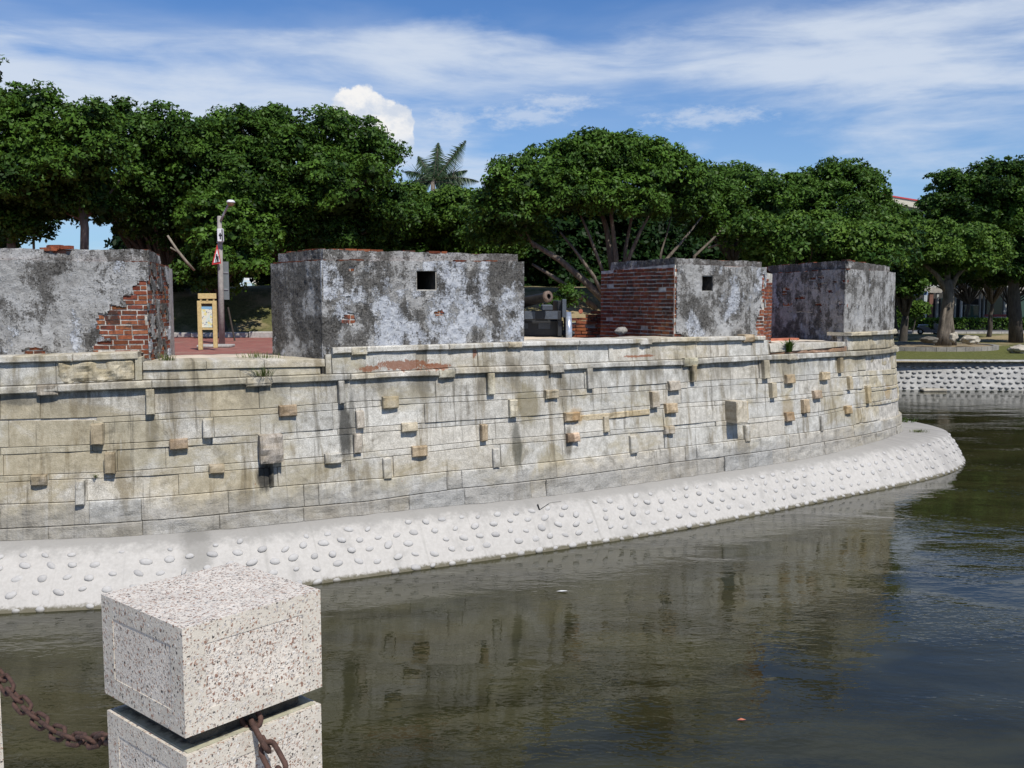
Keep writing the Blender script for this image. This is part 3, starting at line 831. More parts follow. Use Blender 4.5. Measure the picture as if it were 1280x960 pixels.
def course(name, zt, zb, xs, proud=0.0, rough=.008, py=500, jit=.013, special=None, tail=1.15, bev=.006, nr=1, rag=0.0, back=None, start=None, stop=None, gap=.0025, depth=.13, step=.28, fq=1.0):
    """xs: photo joints, extended to the hidden ends of the wall"""
    js = [sx(x, py) for x in xs]
    if start is None:
        s = js[0]
        while s > .4:
            s -= tail * random.uniform(.8, 1.25); js.insert(0, max(s, 0.0))
    if stop is None:
        s = js[-1]
        while s < S_END - .3:
            s += tail * random.uniform(.6, 1.0); js.append(min(s, S_END - .02))
    for a, b in zip(js[:-1], js[1:]):
        stone(name, a, b, zb, zt, proud + random.uniform(-jit, jit), rough, tint(), nr=nr, bev=bev, rag=rag, back=back, gap=gap, depth=depth, step=step, fq=fq)

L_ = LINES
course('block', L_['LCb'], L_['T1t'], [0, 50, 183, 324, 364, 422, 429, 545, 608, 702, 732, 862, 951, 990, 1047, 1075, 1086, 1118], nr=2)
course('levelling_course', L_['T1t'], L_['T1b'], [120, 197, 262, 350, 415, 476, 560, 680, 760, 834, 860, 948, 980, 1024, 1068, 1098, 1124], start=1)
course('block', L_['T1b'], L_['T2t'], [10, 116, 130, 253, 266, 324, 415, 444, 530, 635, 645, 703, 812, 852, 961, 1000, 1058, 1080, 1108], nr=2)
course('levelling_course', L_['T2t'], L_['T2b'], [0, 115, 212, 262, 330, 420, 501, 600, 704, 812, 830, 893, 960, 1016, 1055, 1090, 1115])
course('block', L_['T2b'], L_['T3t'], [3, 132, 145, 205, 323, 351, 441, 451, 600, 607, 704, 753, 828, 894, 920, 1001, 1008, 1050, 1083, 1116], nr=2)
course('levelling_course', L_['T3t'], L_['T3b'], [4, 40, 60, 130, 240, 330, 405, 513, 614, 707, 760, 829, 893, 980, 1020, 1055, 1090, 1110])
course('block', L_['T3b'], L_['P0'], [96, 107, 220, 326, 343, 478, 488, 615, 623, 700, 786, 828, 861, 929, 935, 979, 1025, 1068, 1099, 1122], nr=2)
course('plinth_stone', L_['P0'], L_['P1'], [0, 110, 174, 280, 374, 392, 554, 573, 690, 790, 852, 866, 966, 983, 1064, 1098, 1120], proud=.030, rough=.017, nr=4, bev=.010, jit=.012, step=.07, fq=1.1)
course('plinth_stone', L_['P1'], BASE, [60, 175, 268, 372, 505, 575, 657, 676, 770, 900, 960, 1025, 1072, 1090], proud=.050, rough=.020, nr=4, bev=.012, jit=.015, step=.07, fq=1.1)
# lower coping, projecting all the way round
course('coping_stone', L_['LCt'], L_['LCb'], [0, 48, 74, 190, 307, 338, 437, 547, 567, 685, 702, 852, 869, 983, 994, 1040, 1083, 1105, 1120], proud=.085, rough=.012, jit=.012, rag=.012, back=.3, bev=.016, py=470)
# upper course + coping, three runs
course('block', L_['UCb_a'], L_['LCt'], [-60, 70, 168], start=None, stop=1, nr=3, rough=.006, py=460, back=.3)
stone('rock_faced_block', sx(72, 460), sx(168, 460), L_['LCt'], L_['UCb_a'], .03, .036, (.92, .88, .78), nr=6, step=.045, bev=.03, back=.3, fq=1.2)
stone('end_block', sx(169, 460), sx(178, 460), L_['LCt'], lambda s: L_['UCb_a'](s) + .03, .05, .006, (1, 1, .95), back=.3)
course('coping_stone', L_['UCt_a'], L_['UCb_a'], [-70, 92, 173.5], stop=1, proud=.075, rough=.010, rag=.008, py=450, back=.55, bev=.016)
course('block', L_['UCb'], L_['LCt'], [414, 520, 597, 603, 667, 761, 766, 870, 911, 962], start=1, stop=1, nr=2, py=440, back=.3)
course('coping_stone', L_['UCt'], L_['UCb'], [414, 438, 457, 560, 633, 650, 722, 798, 812, 870, 927, 940, 955], start=1, stop=1, proud=.075, rough=.010, rag=.008, py=430, back=.75, bev=.016)
course('block', L_['UCb_d'], L_['LCt'], [1061, 1088, 1118], start=1, nr=2, py=425, rough=.010, back=.3, tail=.8)
course('coping_stone', L_['UCt_d'], L_['UCb_d'], [1060, 1085, 1108], start=1, proud=.085, rough=.014, rag=.012, py=415, back=.55, bev=.016, tail=.9)
stone('end_block', sx(406.5, 460), sx(414, 460), L_['LCt'], lambda s: L_['UCb'](s) - .01, .03, .006, (1, 1, 1), back=.3)
# embrasure sills
course('sill_slab', L_['SLt'], L_['SLb'], [178.5, 258, 330, 406], start=1, stop=1, proud=.02, rough=.008, py=455, back=.9, jit=.006)
course('sill_slab', L_['SLb'], L_['LCt'], [178.5, 300, 335, 401], start=1, stop=1, proud=-.01, rough=.008, py=465, back=.5, jit=.006)
course('sill_slab', L_['SRt'], L_['SRb'], [962.5, 1057], start=1, stop=1, proud=.0, rough=.012, py=435, back=.8)
stone('rubble_fill', sx(962.5, 438), sx(1060, 438), L_['LCt'], lambda s: max(L_['SRb'](s), L_['LCt'](s) + .02), -.03, .03, (.75, .52, .42), nr=2, step=.1, back=.3)

def cst(z): return lambda s: z
def jut(name, x0, x1, y0, y1, proud, color=(1, 1, 1), rough=.016, bev=.016, nr=3):
    ym = (y0 + y1) / 2; xm = (x0 + x1) / 2
    sa, sb = sx(x0, ym), sx(x1, ym)
    z1 = on_wall(xm, y0)[1]; z0 = on_wall(xm, y1)[1]
    sl_ = (L_['T2t'](sb) - L_['T2t'](sa)) / (sb - sa) if sb > sa else 0
    sc = (sa + sb) / 2
    stone(name, sa, sb, lambda s: z0 + sl_ * (s - sc), lambda s: z1 + sl_ * (s - sc), proud, rough, color, gap=.001, bev=bev, nr=nr, step=.06, fq=1.6, tilt=random.uniform(-.02, .02))
OR = (.86, .71, .54); RU = (.70, .57, .46); TA = (.92, .84, .70); PK = (.84, .78, .72); GR = (.92, .92, .92)
for a in [(348, 370, 506, 520, .09, RU), (477, 497, 495, 510, .09, TA), (680, 696, 487, 498, .09, TA), (834, 848, 476, 488, .09, PK), (980, 990.5, 468, 479, .09, (1, .85, .7)), (1024, 1034, 465, 475, .09, (1, .86, .66)),
          (212, 235, 548, 561, .09, RU), (501, 521, 528, 539, .09, TA), (704, 722, 515, 526, .09, OR), (830, 844, 504, 516, .09, OR), (1015, 1024.5, 488, 498, .09, RU),
          (40, 60, 593, 606, .09, PK), (261, 280, 580, 591, .09, PK), (405, 426, 566, 579, .09, GR), (514, 533, 557, 570, .09, OR), (707, 722, 541, 552, .09, (1.1, .85, .68)), (829, 840.5, 532, 542, .09, PK), (980, 989.5, 515, 526, .09, RU), (1055, 1062, 507, 517, .09, OR),
          (48, 74, 480.5, 494, .09, PK), (307, 338, 471, 483, .09, GR), (547, 567, 461, 472, .09, (1, 1, .93)), (685, 702, 455, 466, .09, GR), (852, 869, 447, 458, .09, (1, 1, .9)), (983, 994, 442, 450, .09, GR),
          (438, 457, 433.5, 443.5, .09, (1, .96, .85)), (634, 650, 427.5, 434.5, .09, TA), (798, 812, 423, 431, .09, GR), (927, 940, 418, 427.5, .09, OR)]:
    jut('header_stone', *a)
for a in [(183, 193.5, 486, 518, .09, (1, .96, .85)), (422, 429.5, 475.5, 504, .10, GR), (608, 617, 466, 493, .09, (1, .97, .86)), (732, 739, 460, 486, .09, GR), (862, 867.5, 455.5, 477, .10, TA), (951, 958, 450, 473, .11, (1, .94, .8)), (1046.5, 1050.5, 447, 466, .09, TA),
          (115, 130, 529, 555, .11, PK), (253, 266, 523, 547, .10, GR), (444, 454, 513, 535, .09, PK), (635, 645, 499, 521, .10, (1, .95, .82)), (812, 821, 489, 509, .10, PK), (961, 967, 478, 497, .11, TA), (1058.5, 1062, 470, 487, .09, TA),
          (132, 145, 565, 591, .11, PK), (441, 451, 542, 566, .08, PK), (600, 607.5, 530, 551, .10, OR), (753, 759.5, 520, 540, .07, TA), (1001, 1008, 499, 516, .10, OR), (1082, 1085.5, 482, 504, .08, TA),
          (96, 107, 600, 630, .10, GR), (478, 488, 572, 598, .08, GR), (615, 623, 560, 584, .08, GR), (786, 795, 544, 566, .08, GR), (929, 935, 531, 552, .08, GR), (1024.5, 1027, 520, 539, .06, GR)]:
    jut('upright_stone', *a, rough=.010)
jut('great_header', 323, 351, 542, 577, .22, (.80, .75, .73), .03, .035, 4)
jut('great_header', 906.5, 920, 500, 527, .33, (.98, .92, .82), .012, .015, 3)
jut('shadow_stain_slab', 336, 342, 577, 609, .03, (.35, .35, .34), .008)  # dark slab: shadow and stain below the great header put into its colour
jut('spalled_block', 704, 812, 516, 524, .022, (1.0, .88, .68), .008)
jut('spalled_block', 920, 935, 502, 526, .03, (1.02, .92, .76), .008)

# core behind the stones
vs = []; fs = []; uv = []
cs = np.linspace(0, S_END, 180)
for s in cs:
    top = L_['LCt'](s) - .02
    for z in (.6, 1.5, 2.4, top):
        vs.append(wall_pt(s, z, -.032)); uv.append((s, z))
    vs.append(wall_pt(s, top, -1.2)); uv.append((s, top))
    vs.append(wall_pt(s, 2.9, -1.2)); uv.append((s, 2.9))
fs = [(i * 6 + r, (i + 1) * 6 + r, (i + 1) * 6 + r + 1, i * 6 + r + 1) for i in range(len(cs) - 1) for r in range(5)]
part('wall_core', vs, fs, MORTAR, wall, False, uv)
# parapet walk: the filled top of the wall inside the coping
def walk(name, x0, x1, py, dz, d0, d1, mat, amp=.012):
    a, b = sx(x0, py), sx(x1, py); n = 40
    vs = []; ds = np.linspace(d0, d1, 6)
    for i in range(n + 1):
        s = a + (b - a) * i / n
        for d in ds:
            z = dz(s) + amp * noise.noise(Vector((s * 3, d * 3, 4))); vs.append(wall_pt(s, z, -d + BAT * (z - Z0) * 0))
    for i in range(n + 1):
        s = a + (b - a) * i / n
        vs.append(wall_pt(s, 2.9, -d1))
    k = 6
    fs = [(i * k + j, (i + 1) * k + j, (i + 1) * k + j + 1, i * k + j + 1) for i in range(n) for j in range(k - 1)]
    o = (n + 1) * k
    fs += [(i * k + k - 1, (i + 1) * k + k - 1, o + i + 1, o + i) for i in range(n)]
    return part(name, vs, fs, mat, wall, True)
walk('walk_fill', -200, 176, 445, lambda s: L_['UCt_a'](s) - .03, .25, 3.2, SAND)
walk('walk_fill', 178, 408, 450, lambda s: L_['SLt'](s) - .012, .55, 2.0, SAND, .02)
walk('walk_fill', 440, 770, 430, lambda s: L_['UCt'](s) - .012, .35, 2.6, SAND, .02)
walk('walk_fill', 768, 945, 430, lambda s: L_['UCt'](s) - .013, .35, .9, SAND, .02)
walk('walk_fill', 958, 1062, 430, lambda s: L_['SRt'](s) + .005, .5, 3.4, SAND, .02)
walk('walk_fill', 1085, 1122, 418, lambda s: L_['UCt_d'](s) - .02, .25, 1.0, SAND)
for s_ in np.linspace(sx(964, 436), sx(1050, 436), 12):      # red tiles set in the right-hand sill
    p = wall_pt(s_, L_['SRt'](s_) + .03, -1.25)
    MB().box(p, (.26, .26, .05), Matrix.Rotation(.75, 3, 'Z')).build('floor_tile', CLAY, wall)

# ------------------------------------------------------------------ parapet blocks
class Face:
    """vertical face over a plan polyline, listed left to right as seen from outside"""
    def __init__(s, pts, zb, zt):
        s.P = [Vector((p[0], p[1])) for p in pts]; s.zb, s.zt = zb, zt
        s.u = [0]
        for a, b in zip(s.P[:-1], s.P[1:]): s.u.append(s.u[-1] + (b - a).length)
        s.L = s.u[-1]
        s.seg = []
        for a, b in zip(s.P[:-1], s.P[1:]):
            t = (b - a).normalized(); s.seg.append(Vector((t.y, -t.x)))
        s.vn = [s.seg[0]] + [((s.seg[i] + s.seg[i + 1]) / 2).normalized() for i in range(len(s.seg) - 1)] + [s.seg[-1]]
    def loc(s, u):
        i = 0
        while i < len(s.seg) - 1 and u > s.u[i + 1]: i += 1
        f = (u - s.u[i]) / (s.u[i + 1] - s.u[i])
        return s.P[i].lerp(s.P[i + 1], f), s.vn[i].lerp(s.vn[i + 1], min(max(f, 0), 1)).normalized()
    def pt(s, u, z, out=0):
        p, n = s.loc(u); p = p + n * out
        return Vector((p.x, p.y, z))
    def top(s, u): return s.zt[0] + (s.zt[1] - s.zt[0]) * u / s.L
    def bot(s, u): return s.zb[0] + (s.zb[1] - s.zb[0]) * u / s.L
    def find(s, px, py):
        best = None
        for k in range(401):
            u = s.L * k / 400; p, n = s.loc(u)
            dd = ray(px, py); e = abs(p.x / p.y - dd[0] / dd[1])
            if best is None or e < best[0]: best = (e, u, EYE + p.y / dd[1] * dd[2])
        return best[1], best[2]

def core(block, faces, back, zb, holes={}):
    """masonry mass behind the skin, with real loopholes cut through the front"""
    vs = []; fs = []
    def quad(a, b, c, d): 
        n = len(vs); vs.extend([a, b, c, d]); fs.append((n, n + 1, n + 2, n + 3))
    dark = MB()
    for fi, f in enumerate(faces):
        cuts = sorted(set(list(f.u) + ([holes[fi][0], holes[fi][1]] if fi in holes else [])))
        for a, b in zip(cuts[:-1], cuts[1:]):
            m = (a + b) / 2
            if fi in holes and holes[fi][0] < m < holes[fi][1]:
                u0, u1, z0, z1 = holes[fi]
                quad(f.pt(a, zb), f.pt(b, zb), f.pt(b, z0), f.pt(a, z0))
                quad(f.pt(a, z1), f.pt(b, z1), f.pt(b, f.top(b)), f.pt(a, f.top(a)))
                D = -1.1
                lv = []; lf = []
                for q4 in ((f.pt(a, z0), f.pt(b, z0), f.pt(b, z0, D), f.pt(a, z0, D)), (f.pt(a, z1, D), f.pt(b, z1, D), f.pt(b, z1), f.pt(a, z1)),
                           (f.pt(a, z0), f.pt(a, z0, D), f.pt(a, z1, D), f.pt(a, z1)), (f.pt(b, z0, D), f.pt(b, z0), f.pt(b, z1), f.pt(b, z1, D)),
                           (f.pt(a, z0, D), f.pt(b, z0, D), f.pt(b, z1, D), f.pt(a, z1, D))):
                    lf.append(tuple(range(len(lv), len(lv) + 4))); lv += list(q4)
                part('loophole', lv, lf, SHADE_LINING, block)
            else:
                quad(f.pt(a, zb), f.pt(b, zb), f.pt(b, f.top(b)), f.pt(a, f.top(a)))
    ring = []
    for f in faces:
        for p, u in zip(f.P, f.u):
            if not ring or (Vector(ring[-1][:2]) - p).length > .01: ring.append((p.x, p.y, f.top(u)))
    zt = ring[-1][2]
    last = Vector(ring[-1]); first = Vector(ring[0])
    bk = [Vector((q[0], q[1], zt)) for q in back]
    chain = [last] + bk + [first]
    for a, b in zip(chain[:-1], chain[1:]):
        quad(Vector((a.x, a.y, zb)), Vector((b.x, b.y, zb)), b, a)
    part('masonry', vs, fs, MORTAR, block)
    n = len(ring) + len(bk)
    part('top_bed', ring + [tuple(q) for q in bk], [tuple(range(n))], RUBBLE, block)

def plaster(block, f, mask, color, thick=.028, cell=.035, hole=None, name='plaster', e0=.03, e1=.03, rel=.012, ragtop=.0):
    nu = max(2, int((f.L + e0 + e1) / cell)); nz = max(2, int((f.top(0) - f.bot(0)) / cell))
    us = [-e0 + (f.L + e0 + e1) * i / nu for i in range(nu + 1)]
    keep = {}
    sd = random.random() * 30
    def jz(u, j):
        b, t = f.bot(u), f.top(u) + .015
        return b + (t - b) * j / nz
    for i in range(nu):
        for j in range(nz):
            u = (us[i] + us[i + 1]) / 2; z = (jz(u, j) + jz(u, j + 1)) / 2
            if mask(u, z): continue
            if hole and hole[0] - .012 < u < hole[1] + .012 and hole[2] - .012 < z < hole[3] + .012: continue
            if ragtop and j >= nz - 1 and noise.noise(Vector((u * 3.5, sd, 2))) > .25: continue
            keep[(i, j)] = 1
    idx = {}; vs = []; key = []
    def vid(i, j):
        if (i, j) in idx: return idx[(i, j)]
        u = us[i]; z = jz(u, j)
        inner = 0 < i < nu and 0 < j < nz
        n1 = noise.noise(Vector((u * 2.2, z * 2.2, sd))); n2 = noise.noise(Vector((u * 9, z * 9, sd))); n3 = noise.noise(Vector((u * 24, z * 24, sd)))
        if inner:
            du = cell * .45 * noise.noise(Vector((u * 17, z * 17, sd + 5))) * 1.6; dz_ = cell * .45 * noise.noise(Vector((u * 17, z * 17, sd + 11))) * 1.6
            if hole and hole[0] - .08 < u < hole[1] + .08 and hole[2] - .08 < z < hole[3] + .08: du *= .3; dz_ *= .3
        else: du = 0; dz_ = 0
        if j == nz: dz_ += .022 * noise.noise(Vector((u * 3, sd, 3))) + .012 * noise.noise(Vector((u * 14, sd, 7))) - .006
        vs.append(f.pt(u + du, z + dz_, thick + rel * (n1 + .6 * n2 + .35 * n3))); key.append((u + du, z + dz_))
        idx[(i, j)] = len(vs) - 1
        return idx[(i, j)]
    fs = []
    for (i, j) in keep: fs.append((vid(i, j), vid(i + 1, j), vid(i + 1, j + 1), vid(i, j + 1)))
    ec = {}
    for q in fs:
        for a, b in zip(q, q[1:] + q[:1]): ec[(a, b)] = 1
    bk = {}
    def back(a):
        if a not in bk:
            vs.append(f.pt(*key[a], .001)); bk[a] = len(vs) - 1
        return bk[a]
    for (a, b) in list(ec):
        if (b, a) not in ec: fs.append((b, a, back(a), back(b)))
    return part(name, vs, fs, PLASTER, block, False, None, color)

brick_me = []
for k in range(5):
    m_ = MB(); m_.box((0, 0, 0), (1, 1, 1))
    v_ = [(x + random.uniform(-.02, .02), y + random.uniform(-.03, .03), z + random.uniform(-.07, .07)) for x, y, z in m_.v]
    me = mesh_data('brick', v_, m_.f); me.materials.append(BRICK); brick_me.append(me)
def bricks(block, f, where, zlo=None, shade=1.0, pitch=.078, bl=.245, limit=300, proud=.010, keepmax=[0], ends=0.0):
    n = 0; row = 0
    z = (zlo if zlo is not None else f.bot(0)) + pitch / 2
    while z < max(f.zt) - .02:
        u = -random.uniform(.0, .02) - (bl / 2 if row % 2 else 0)
        while u < f.L:
            l = bl * random.choice([1, 1, 1, .5]) * random.uniform(.94, 1.04)
            a, b = max(u, -ends), min(u + l, f.L + ends)
            um = (a + b) / 2
            if b - a > .05 and z < f.top(um) - pitch * .35 and where(um, z) and n < limit and random.random() > .03:
                p, nn = f.loc(um)
                w_ = .11; q = proud - .004 + random.uniform(.000, .009)
                o = link('brick', random.choice(brick_me), None, block, world=False)
                o.location = Vector((p.x + nn.x * (q - w_ / 2), p.y + nn.y * (q - w_ / 2), z + random.uniform(-.004, .004))) - Vector(block.location)
                o.rotation_euler = (random.gauss(0, .012), random.gauss(0, .014), math.atan2(nn.x, -nn.y) + random.gauss(0, .012))
                o.scale = (b - a - .018, w_, pitch - random.uniform(.015, .024))
                g = random.uniform(.75, 1.25) * shade; o.color = (g, g * random.uniform(.85, 1.12), g * random.uniform(.85, 1.15), 1)
                n += 1
            u += l
        z += pitch * random.uniform(.97, 1.03); row += 1
    return n
def ell(u, z, c): return ((u - c[0]) / c[2]) ** 2 + ((z - c[1]) / c[3]) ** 2
def blobmask(cs, seed, amp=.9, fq=5.0):
    def m(u, z):
        if not cs: return False
        d = min(ell(u, z, c) for c in cs)
        return d + amp * noise.noise(Vector((u * fq, z * fq, seed))) + .4 * amp * noise.noise(Vector((u * fq * 3, z * fq * 3, seed))) < 1
    return m
def inset(f, d, z0, z1, trim0=0.0, trim1=0.0):
    P = [f.pt(u, 0, -d).to_2d() for u in f.u]
    g = Face(P, z0, z1)
    if trim0 or trim1:
        us = [trim0] + [u for u in g.u[1:-1] if trim0 < u < g.L - trim1] + [g.L - trim1]
        g = Face([g.pt(u, 0).to_2d() for u in us], z0, z1)
    return g
def capping(block, faces, back, color, mask=None):
    """the set-back top course; faces must join end to end"""
    ring = []
    for f in faces:
        for p, u in zip(f.P, f.u):
            if not ring or (Vector(ring[-1][:2]) - p).length > .01: ring.append((p.x, p.y, f.top(u)))
    zt = ring[-1][2]
    bk = [(q[0], q[1], zt) for q in back]
    allp = ring + bk; n = len(allp)
    vs = [(p[0], p[1], p[2]) for p in allp] + [(p[0], p[1], faces[0].zb[0] - .05) for p in allp]
    fs = [tuple(range(n))] + [(i, n + i, n + (i + 1) % n, (i + 1) % n) for i in range(n)]
    part('capping_bed', vs, fs, RUBBLE, block)
    for f in faces:
        plaster(block, f, mask or blobmask([], 0), color, .022, .04, rel=.02, name='capping')

# --- left block
PA = thing('parapet_block', 'leftmost long parapet block, mottled grey plaster broken away to red brick at its right corner', 'parapet', (-8, 16, 3.4), 'parapet blocks on the fort wall')
fa = Face([(-13.5, 15.3), (-9.75, 14.80), (-7.7, 15.0), (-5.78, 15.28)], (3.42, 3.42), (5.12, 5.02))
fb = Face([(-5.78, 15.28), (-5.98, 16.75)], (3.35, 3.2), (5.02, 5.0))
core(PA, [fa, fb], [(-6.4, 18.2), (-13.5, 18.2)], 3.0)
La = fa.L
ma = blobmask([(La - .02, 4.15, .34, .62), (La - .42, 4.05, .36, .30), (La - .15, 3.7, .55, .22), (La - .55, 3.65, .32, .16), (La - 1.72, 3.62, .17, .09), (La - 2.55, 4.25, .06, .05)], 3, .55, 6)
plaster(PA, fa, ma, (.48, .40, .58, 1))
bricks(PA, fa, lambda u, z: u > La - 2.9 and ma(u + .0, z) or ma(u - .07, z) or ma(u + .07, z), shade=.95)
mb2 = lambda u, z: noise.noise(Vector((u * 4, z * 5, 8))) > -.05
plaster(PA, fb, mb2, (.6, .45, .5, 1))
bricks(PA, fb, lambda u, z: True, limit=160)
ca = inset(fa, .10, (5.0, 5.0), (5.265, 5.22)); cb = Face([ca.P[-1], (-6.0, 16.4)], (5.0, 5.0), (5.22, 5.17))
capping(PA, [ca, cb], [(-6.4, 17.6), (-13.4, 17.6)], (.50, .30, .62, 1), blobmask([(ca.L - 1.33, 5.24, .20, .07)], 2, .4))
mbk = MB()
for k in range(7):
    MB().box((ca.pt(ca.L - 1.33, 0).x + random.uniform(-.22, .22), ca.pt(ca.L - 1.33, 0).y + random.uniform(-.01, .08), 5.235 + random.uniform(-.02, .045)), (.2, .12, .055), Matrix.Rotation(random.uniform(-.3, .3), 3, 'Z')).build('loose_brick', BRICK, PA, color=(1.2, 1.1, 1.1))

# --- middle block with a loophole
PB = thing('parapet_block', 'widest free-standing parapet block, black-stained plaster with blue-white patches and a square loophole', 'parapet', (-1.7, 17.6, 3.4), 'parapet blocks on the fort wall')
f0 = Face([(-4.23, 17.1), (-3.16, 16.08)], (3.32, 3.38), (5.06, 5.08))
f1 = Face([(-3.16, 16.08), (-2.05, 16.72), (-.9, 17.27), (.185, 17.80)], (3.40, 3.50), (5.08, 5.12))
u0, z0 = f1.find(533, 351)
hB = (u0 - .175, u0 + .175, z0 - .155, z0 + .165)
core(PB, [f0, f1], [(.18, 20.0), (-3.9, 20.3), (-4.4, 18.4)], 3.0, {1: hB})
plaster(PB, f0, blobmask([], 1), (.68, .25, .42, 1), rel=.016)
mB = blobmask([(*f1.find(436, 398), .12, .10), (*f1.find(548, 392), .10, .05), (*f1.find(440, 336), .05, .04), (*f1.find(435, 371), .04, .03)], 5, .6, 7)
plaster(PB, f1, mB, (.60, .64, .56, 1), hole=hB, rel=.016)
bricks(PB, f1, shade=1.1, where=lambda u, z: mB(u, z) or mB(u - .07, z) or mB(u + .07, z), limit=80)
c0 = inset(f0, .14, (5.05, 5.05), (5.25, 5.27)); c1 = inset(f1, .14, (5.05, 5.05), (5.27, 5.255), 0, .06)
mid = (c0.P[-1] + c1.P[0]) / 2
c0 = Face(c0.P[:-1] + [mid], (5.05, 5.05), (5.25, 5.27)); c1 = Face([mid] + c1.P[1:], (5.05, 5.05), (5.27, 5.255))
capping(PB, [c0, c1], [(.05, 19.6), (-3.7, 19.9)], (.62, .35, .5, 1)); c0_B, c1_B = c0, c1

# --- third block: bare brick flank
PC = thing('parapet_block', 'parapet block with bare red brick left flank and small square loophole in grey face', 'parapet', (4, 21, 3.4), 'parapet blocks on the fort wall')
g0 = Face([(2.03, 22.0), (3.34, 19.82)], (3.45, 3.5), (5.06, 5.15))
g1 = Face([(3.34, 19.82), (4.4, 20.52), (5.58, 21.32)], (3.50, 3.45), (5.14, 5.12))
g2 = Face([(5.58, 21.32), (5.93, 22.0)], (3.40, 3.40), (5.02, 5.0))
u0, z0 = g1.find(883.5, 354.5)
hC = (u0 - .16, u0 + .16, z0 - .15, z0 + .15)
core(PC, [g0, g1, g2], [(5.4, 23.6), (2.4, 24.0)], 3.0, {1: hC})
bricks(PC, g0, lambda u, z: not (u < .16 and z > 4.98), limit=300, pitch=.082, shade=1.0)
u1 = g1.L
mC = blobmask([(u1 - .02, 3.85, .24, .42), (.08, 3.58, .20, .14), (.62, 3.52, .25, .06), (1.2, 3.52, .3, .06), (u1 - .05, 4.6, .07, .4), (.0, 4.3, .05, .9)], 9, .5, 6)
plaster(PC, g1, mC, (.54, .44, .54, 1), hole=hC, rel=.014)
bricks(PC, g1, lambda u, z: mC(u, z) or mC(u - .07, z) or mC(u + .07, z), limit=90)
bricks(PC, g2, lambda u, z: True, limit=80)
c0 = inset(g0, .10, (5.05, 5.12), (5.22, 5.27), .28, 0); c1 = inset(g1, .10, (5.10, 5.05), (5.27, 5.25), 0, .05)
mid = (c0.P[-1] + c1.P[0]) / 2
c0 = Face(c0.P[:-1] + [mid], (5.05, 5.1), (5.24, 5.27)); c1 = Face([mid] + c1.P[1:], (5.1, 5.05), (5.27, 5.25))
capping(PC, [c0, c1], [(5.3, 23.2), (2.6, 23.6)], (.62, .3, .45, 1), lambda u, z: False)

# --- fourth block at the bend
PD = thing('parapet_block', 'rightmost parapet block at the bend, dark patchy flank beside a streaked grey curved face', 'parapet', (9, 26, 3.4), 'parapet blocks on the fort wall')
h0 = Face([(7.02, 27.4), (8.19, 23.72)], (3.30, 3.30), (5.10, 5.15))
h1 = Face([(8.19, 23.72), (9.50, 25.06), (10.42, 26.30), (10.86, 27.7), (10.7, 29.3)], (3.45, 3.45), (5.15, 5.10))
core(PD, [h0, h1], [(9.9, 30.5), (6.9, 30.0)], 3.0)
mD = lambda u, z: (z > 4.05 and z < 5.0 and u > 1.2 and noise.noise(Vector((u * 1.2, z * 9, 6))) + .5 * noise.noise(Vector((u * 5, z * 5, 2))) + .25 * noise.noise(Vector((u * 20, z * 20, 2))) > .34)
plaster(PD, h0, mD, (.56, .40, .46, 1), rel=.018)
bricks(PD, h0, lambda u, z: mD(u, z) or mD(u - .08, z) or mD(u + .08, z), limit=200, pitch=.085)
plaster(PD, h1, blobmask([], 1), (.50, .26, .54, 1), rel=.012)
c0 = inset(h0, .16, (5.08, 5.1), (5.33, 5.36), .25, 0); c1 = inset(h1, .16, (5.1, 5.05), (5.36, 5.24), 0, .9)
mid = (c0.P[-1] + c1.P[0]) / 2
c0 = Face(c0.P[:-1] + [mid], (5.05, 5.1), (5.33, 5.36)); c1 = Face([mid] + c1.P[1:], (5.1, 5.05), (5.36, 5.24))
capping(PD, [c0, c1], [(9.6, 29.9), (7.0, 29.5)], (.66, .25, .35, 1))
# pilaster left standing at the back of the fourth block
hp = Face([(6.70, 27.95), (7.0, 27.35)], (3.3, 3.3), (5.02, 5.02))
core(PD, [hp], [(7.25, 28.6), (6.8, 28.9)], 3.0); plaster(PD, hp, blobmask([], 4), (.6, .4, .4, 1))

def ledge_bricks(block, f, u0, u1, skip=.35):
    u = u0
    while u < u1 - .1:
        l = random.choice([.12, .24, .24]); m_ = min(u + l / 2, f.L)
        if random.random() > skip:
            p, nn = f.loc(m_)
            o = link('brick', random.choice(brick_me), None, block, world=False)
            o.location = Vector((p.x - nn.x * .042, p.y - nn.y * .042, f.top(m_) + random.uniform(.002, .016))) - Vector(block.location)
            o.rotation_euler = (0, 0, math.atan2(nn.x, -nn.y)); o.scale = (l - .015, .11, .04); g = random.uniform(.55, .9); o.color = (g, g * .95, g * .9, 1)
        u += l
ledge_bricks(PB, f0, .03, f0.L, .15); ledge_bricks(PB, f1, .02, f1.L, .8); ledge_bricks(PB, c0_B, .25, c0_B.L, .3); ledge_bricks(PB, c1_B, .0, c1_B.L * .75, .6)
ledge_bricks(PC, g1, .1, g1.L, .75); ledge_bricks(PD, h0, .8, h0.L, .5); ledge_bricks(PD, c0, .5, c0.L, .6); ledge_bricks(PD, c1, 0, 1.2, .7); ledge_bricks(PA, fa, fa.L - .6, fa.L, .3); ledge_bricks(PA, fb, .05, fb.L, .1); ledge_bricks(PA, cb, .05, cb.L, .2)

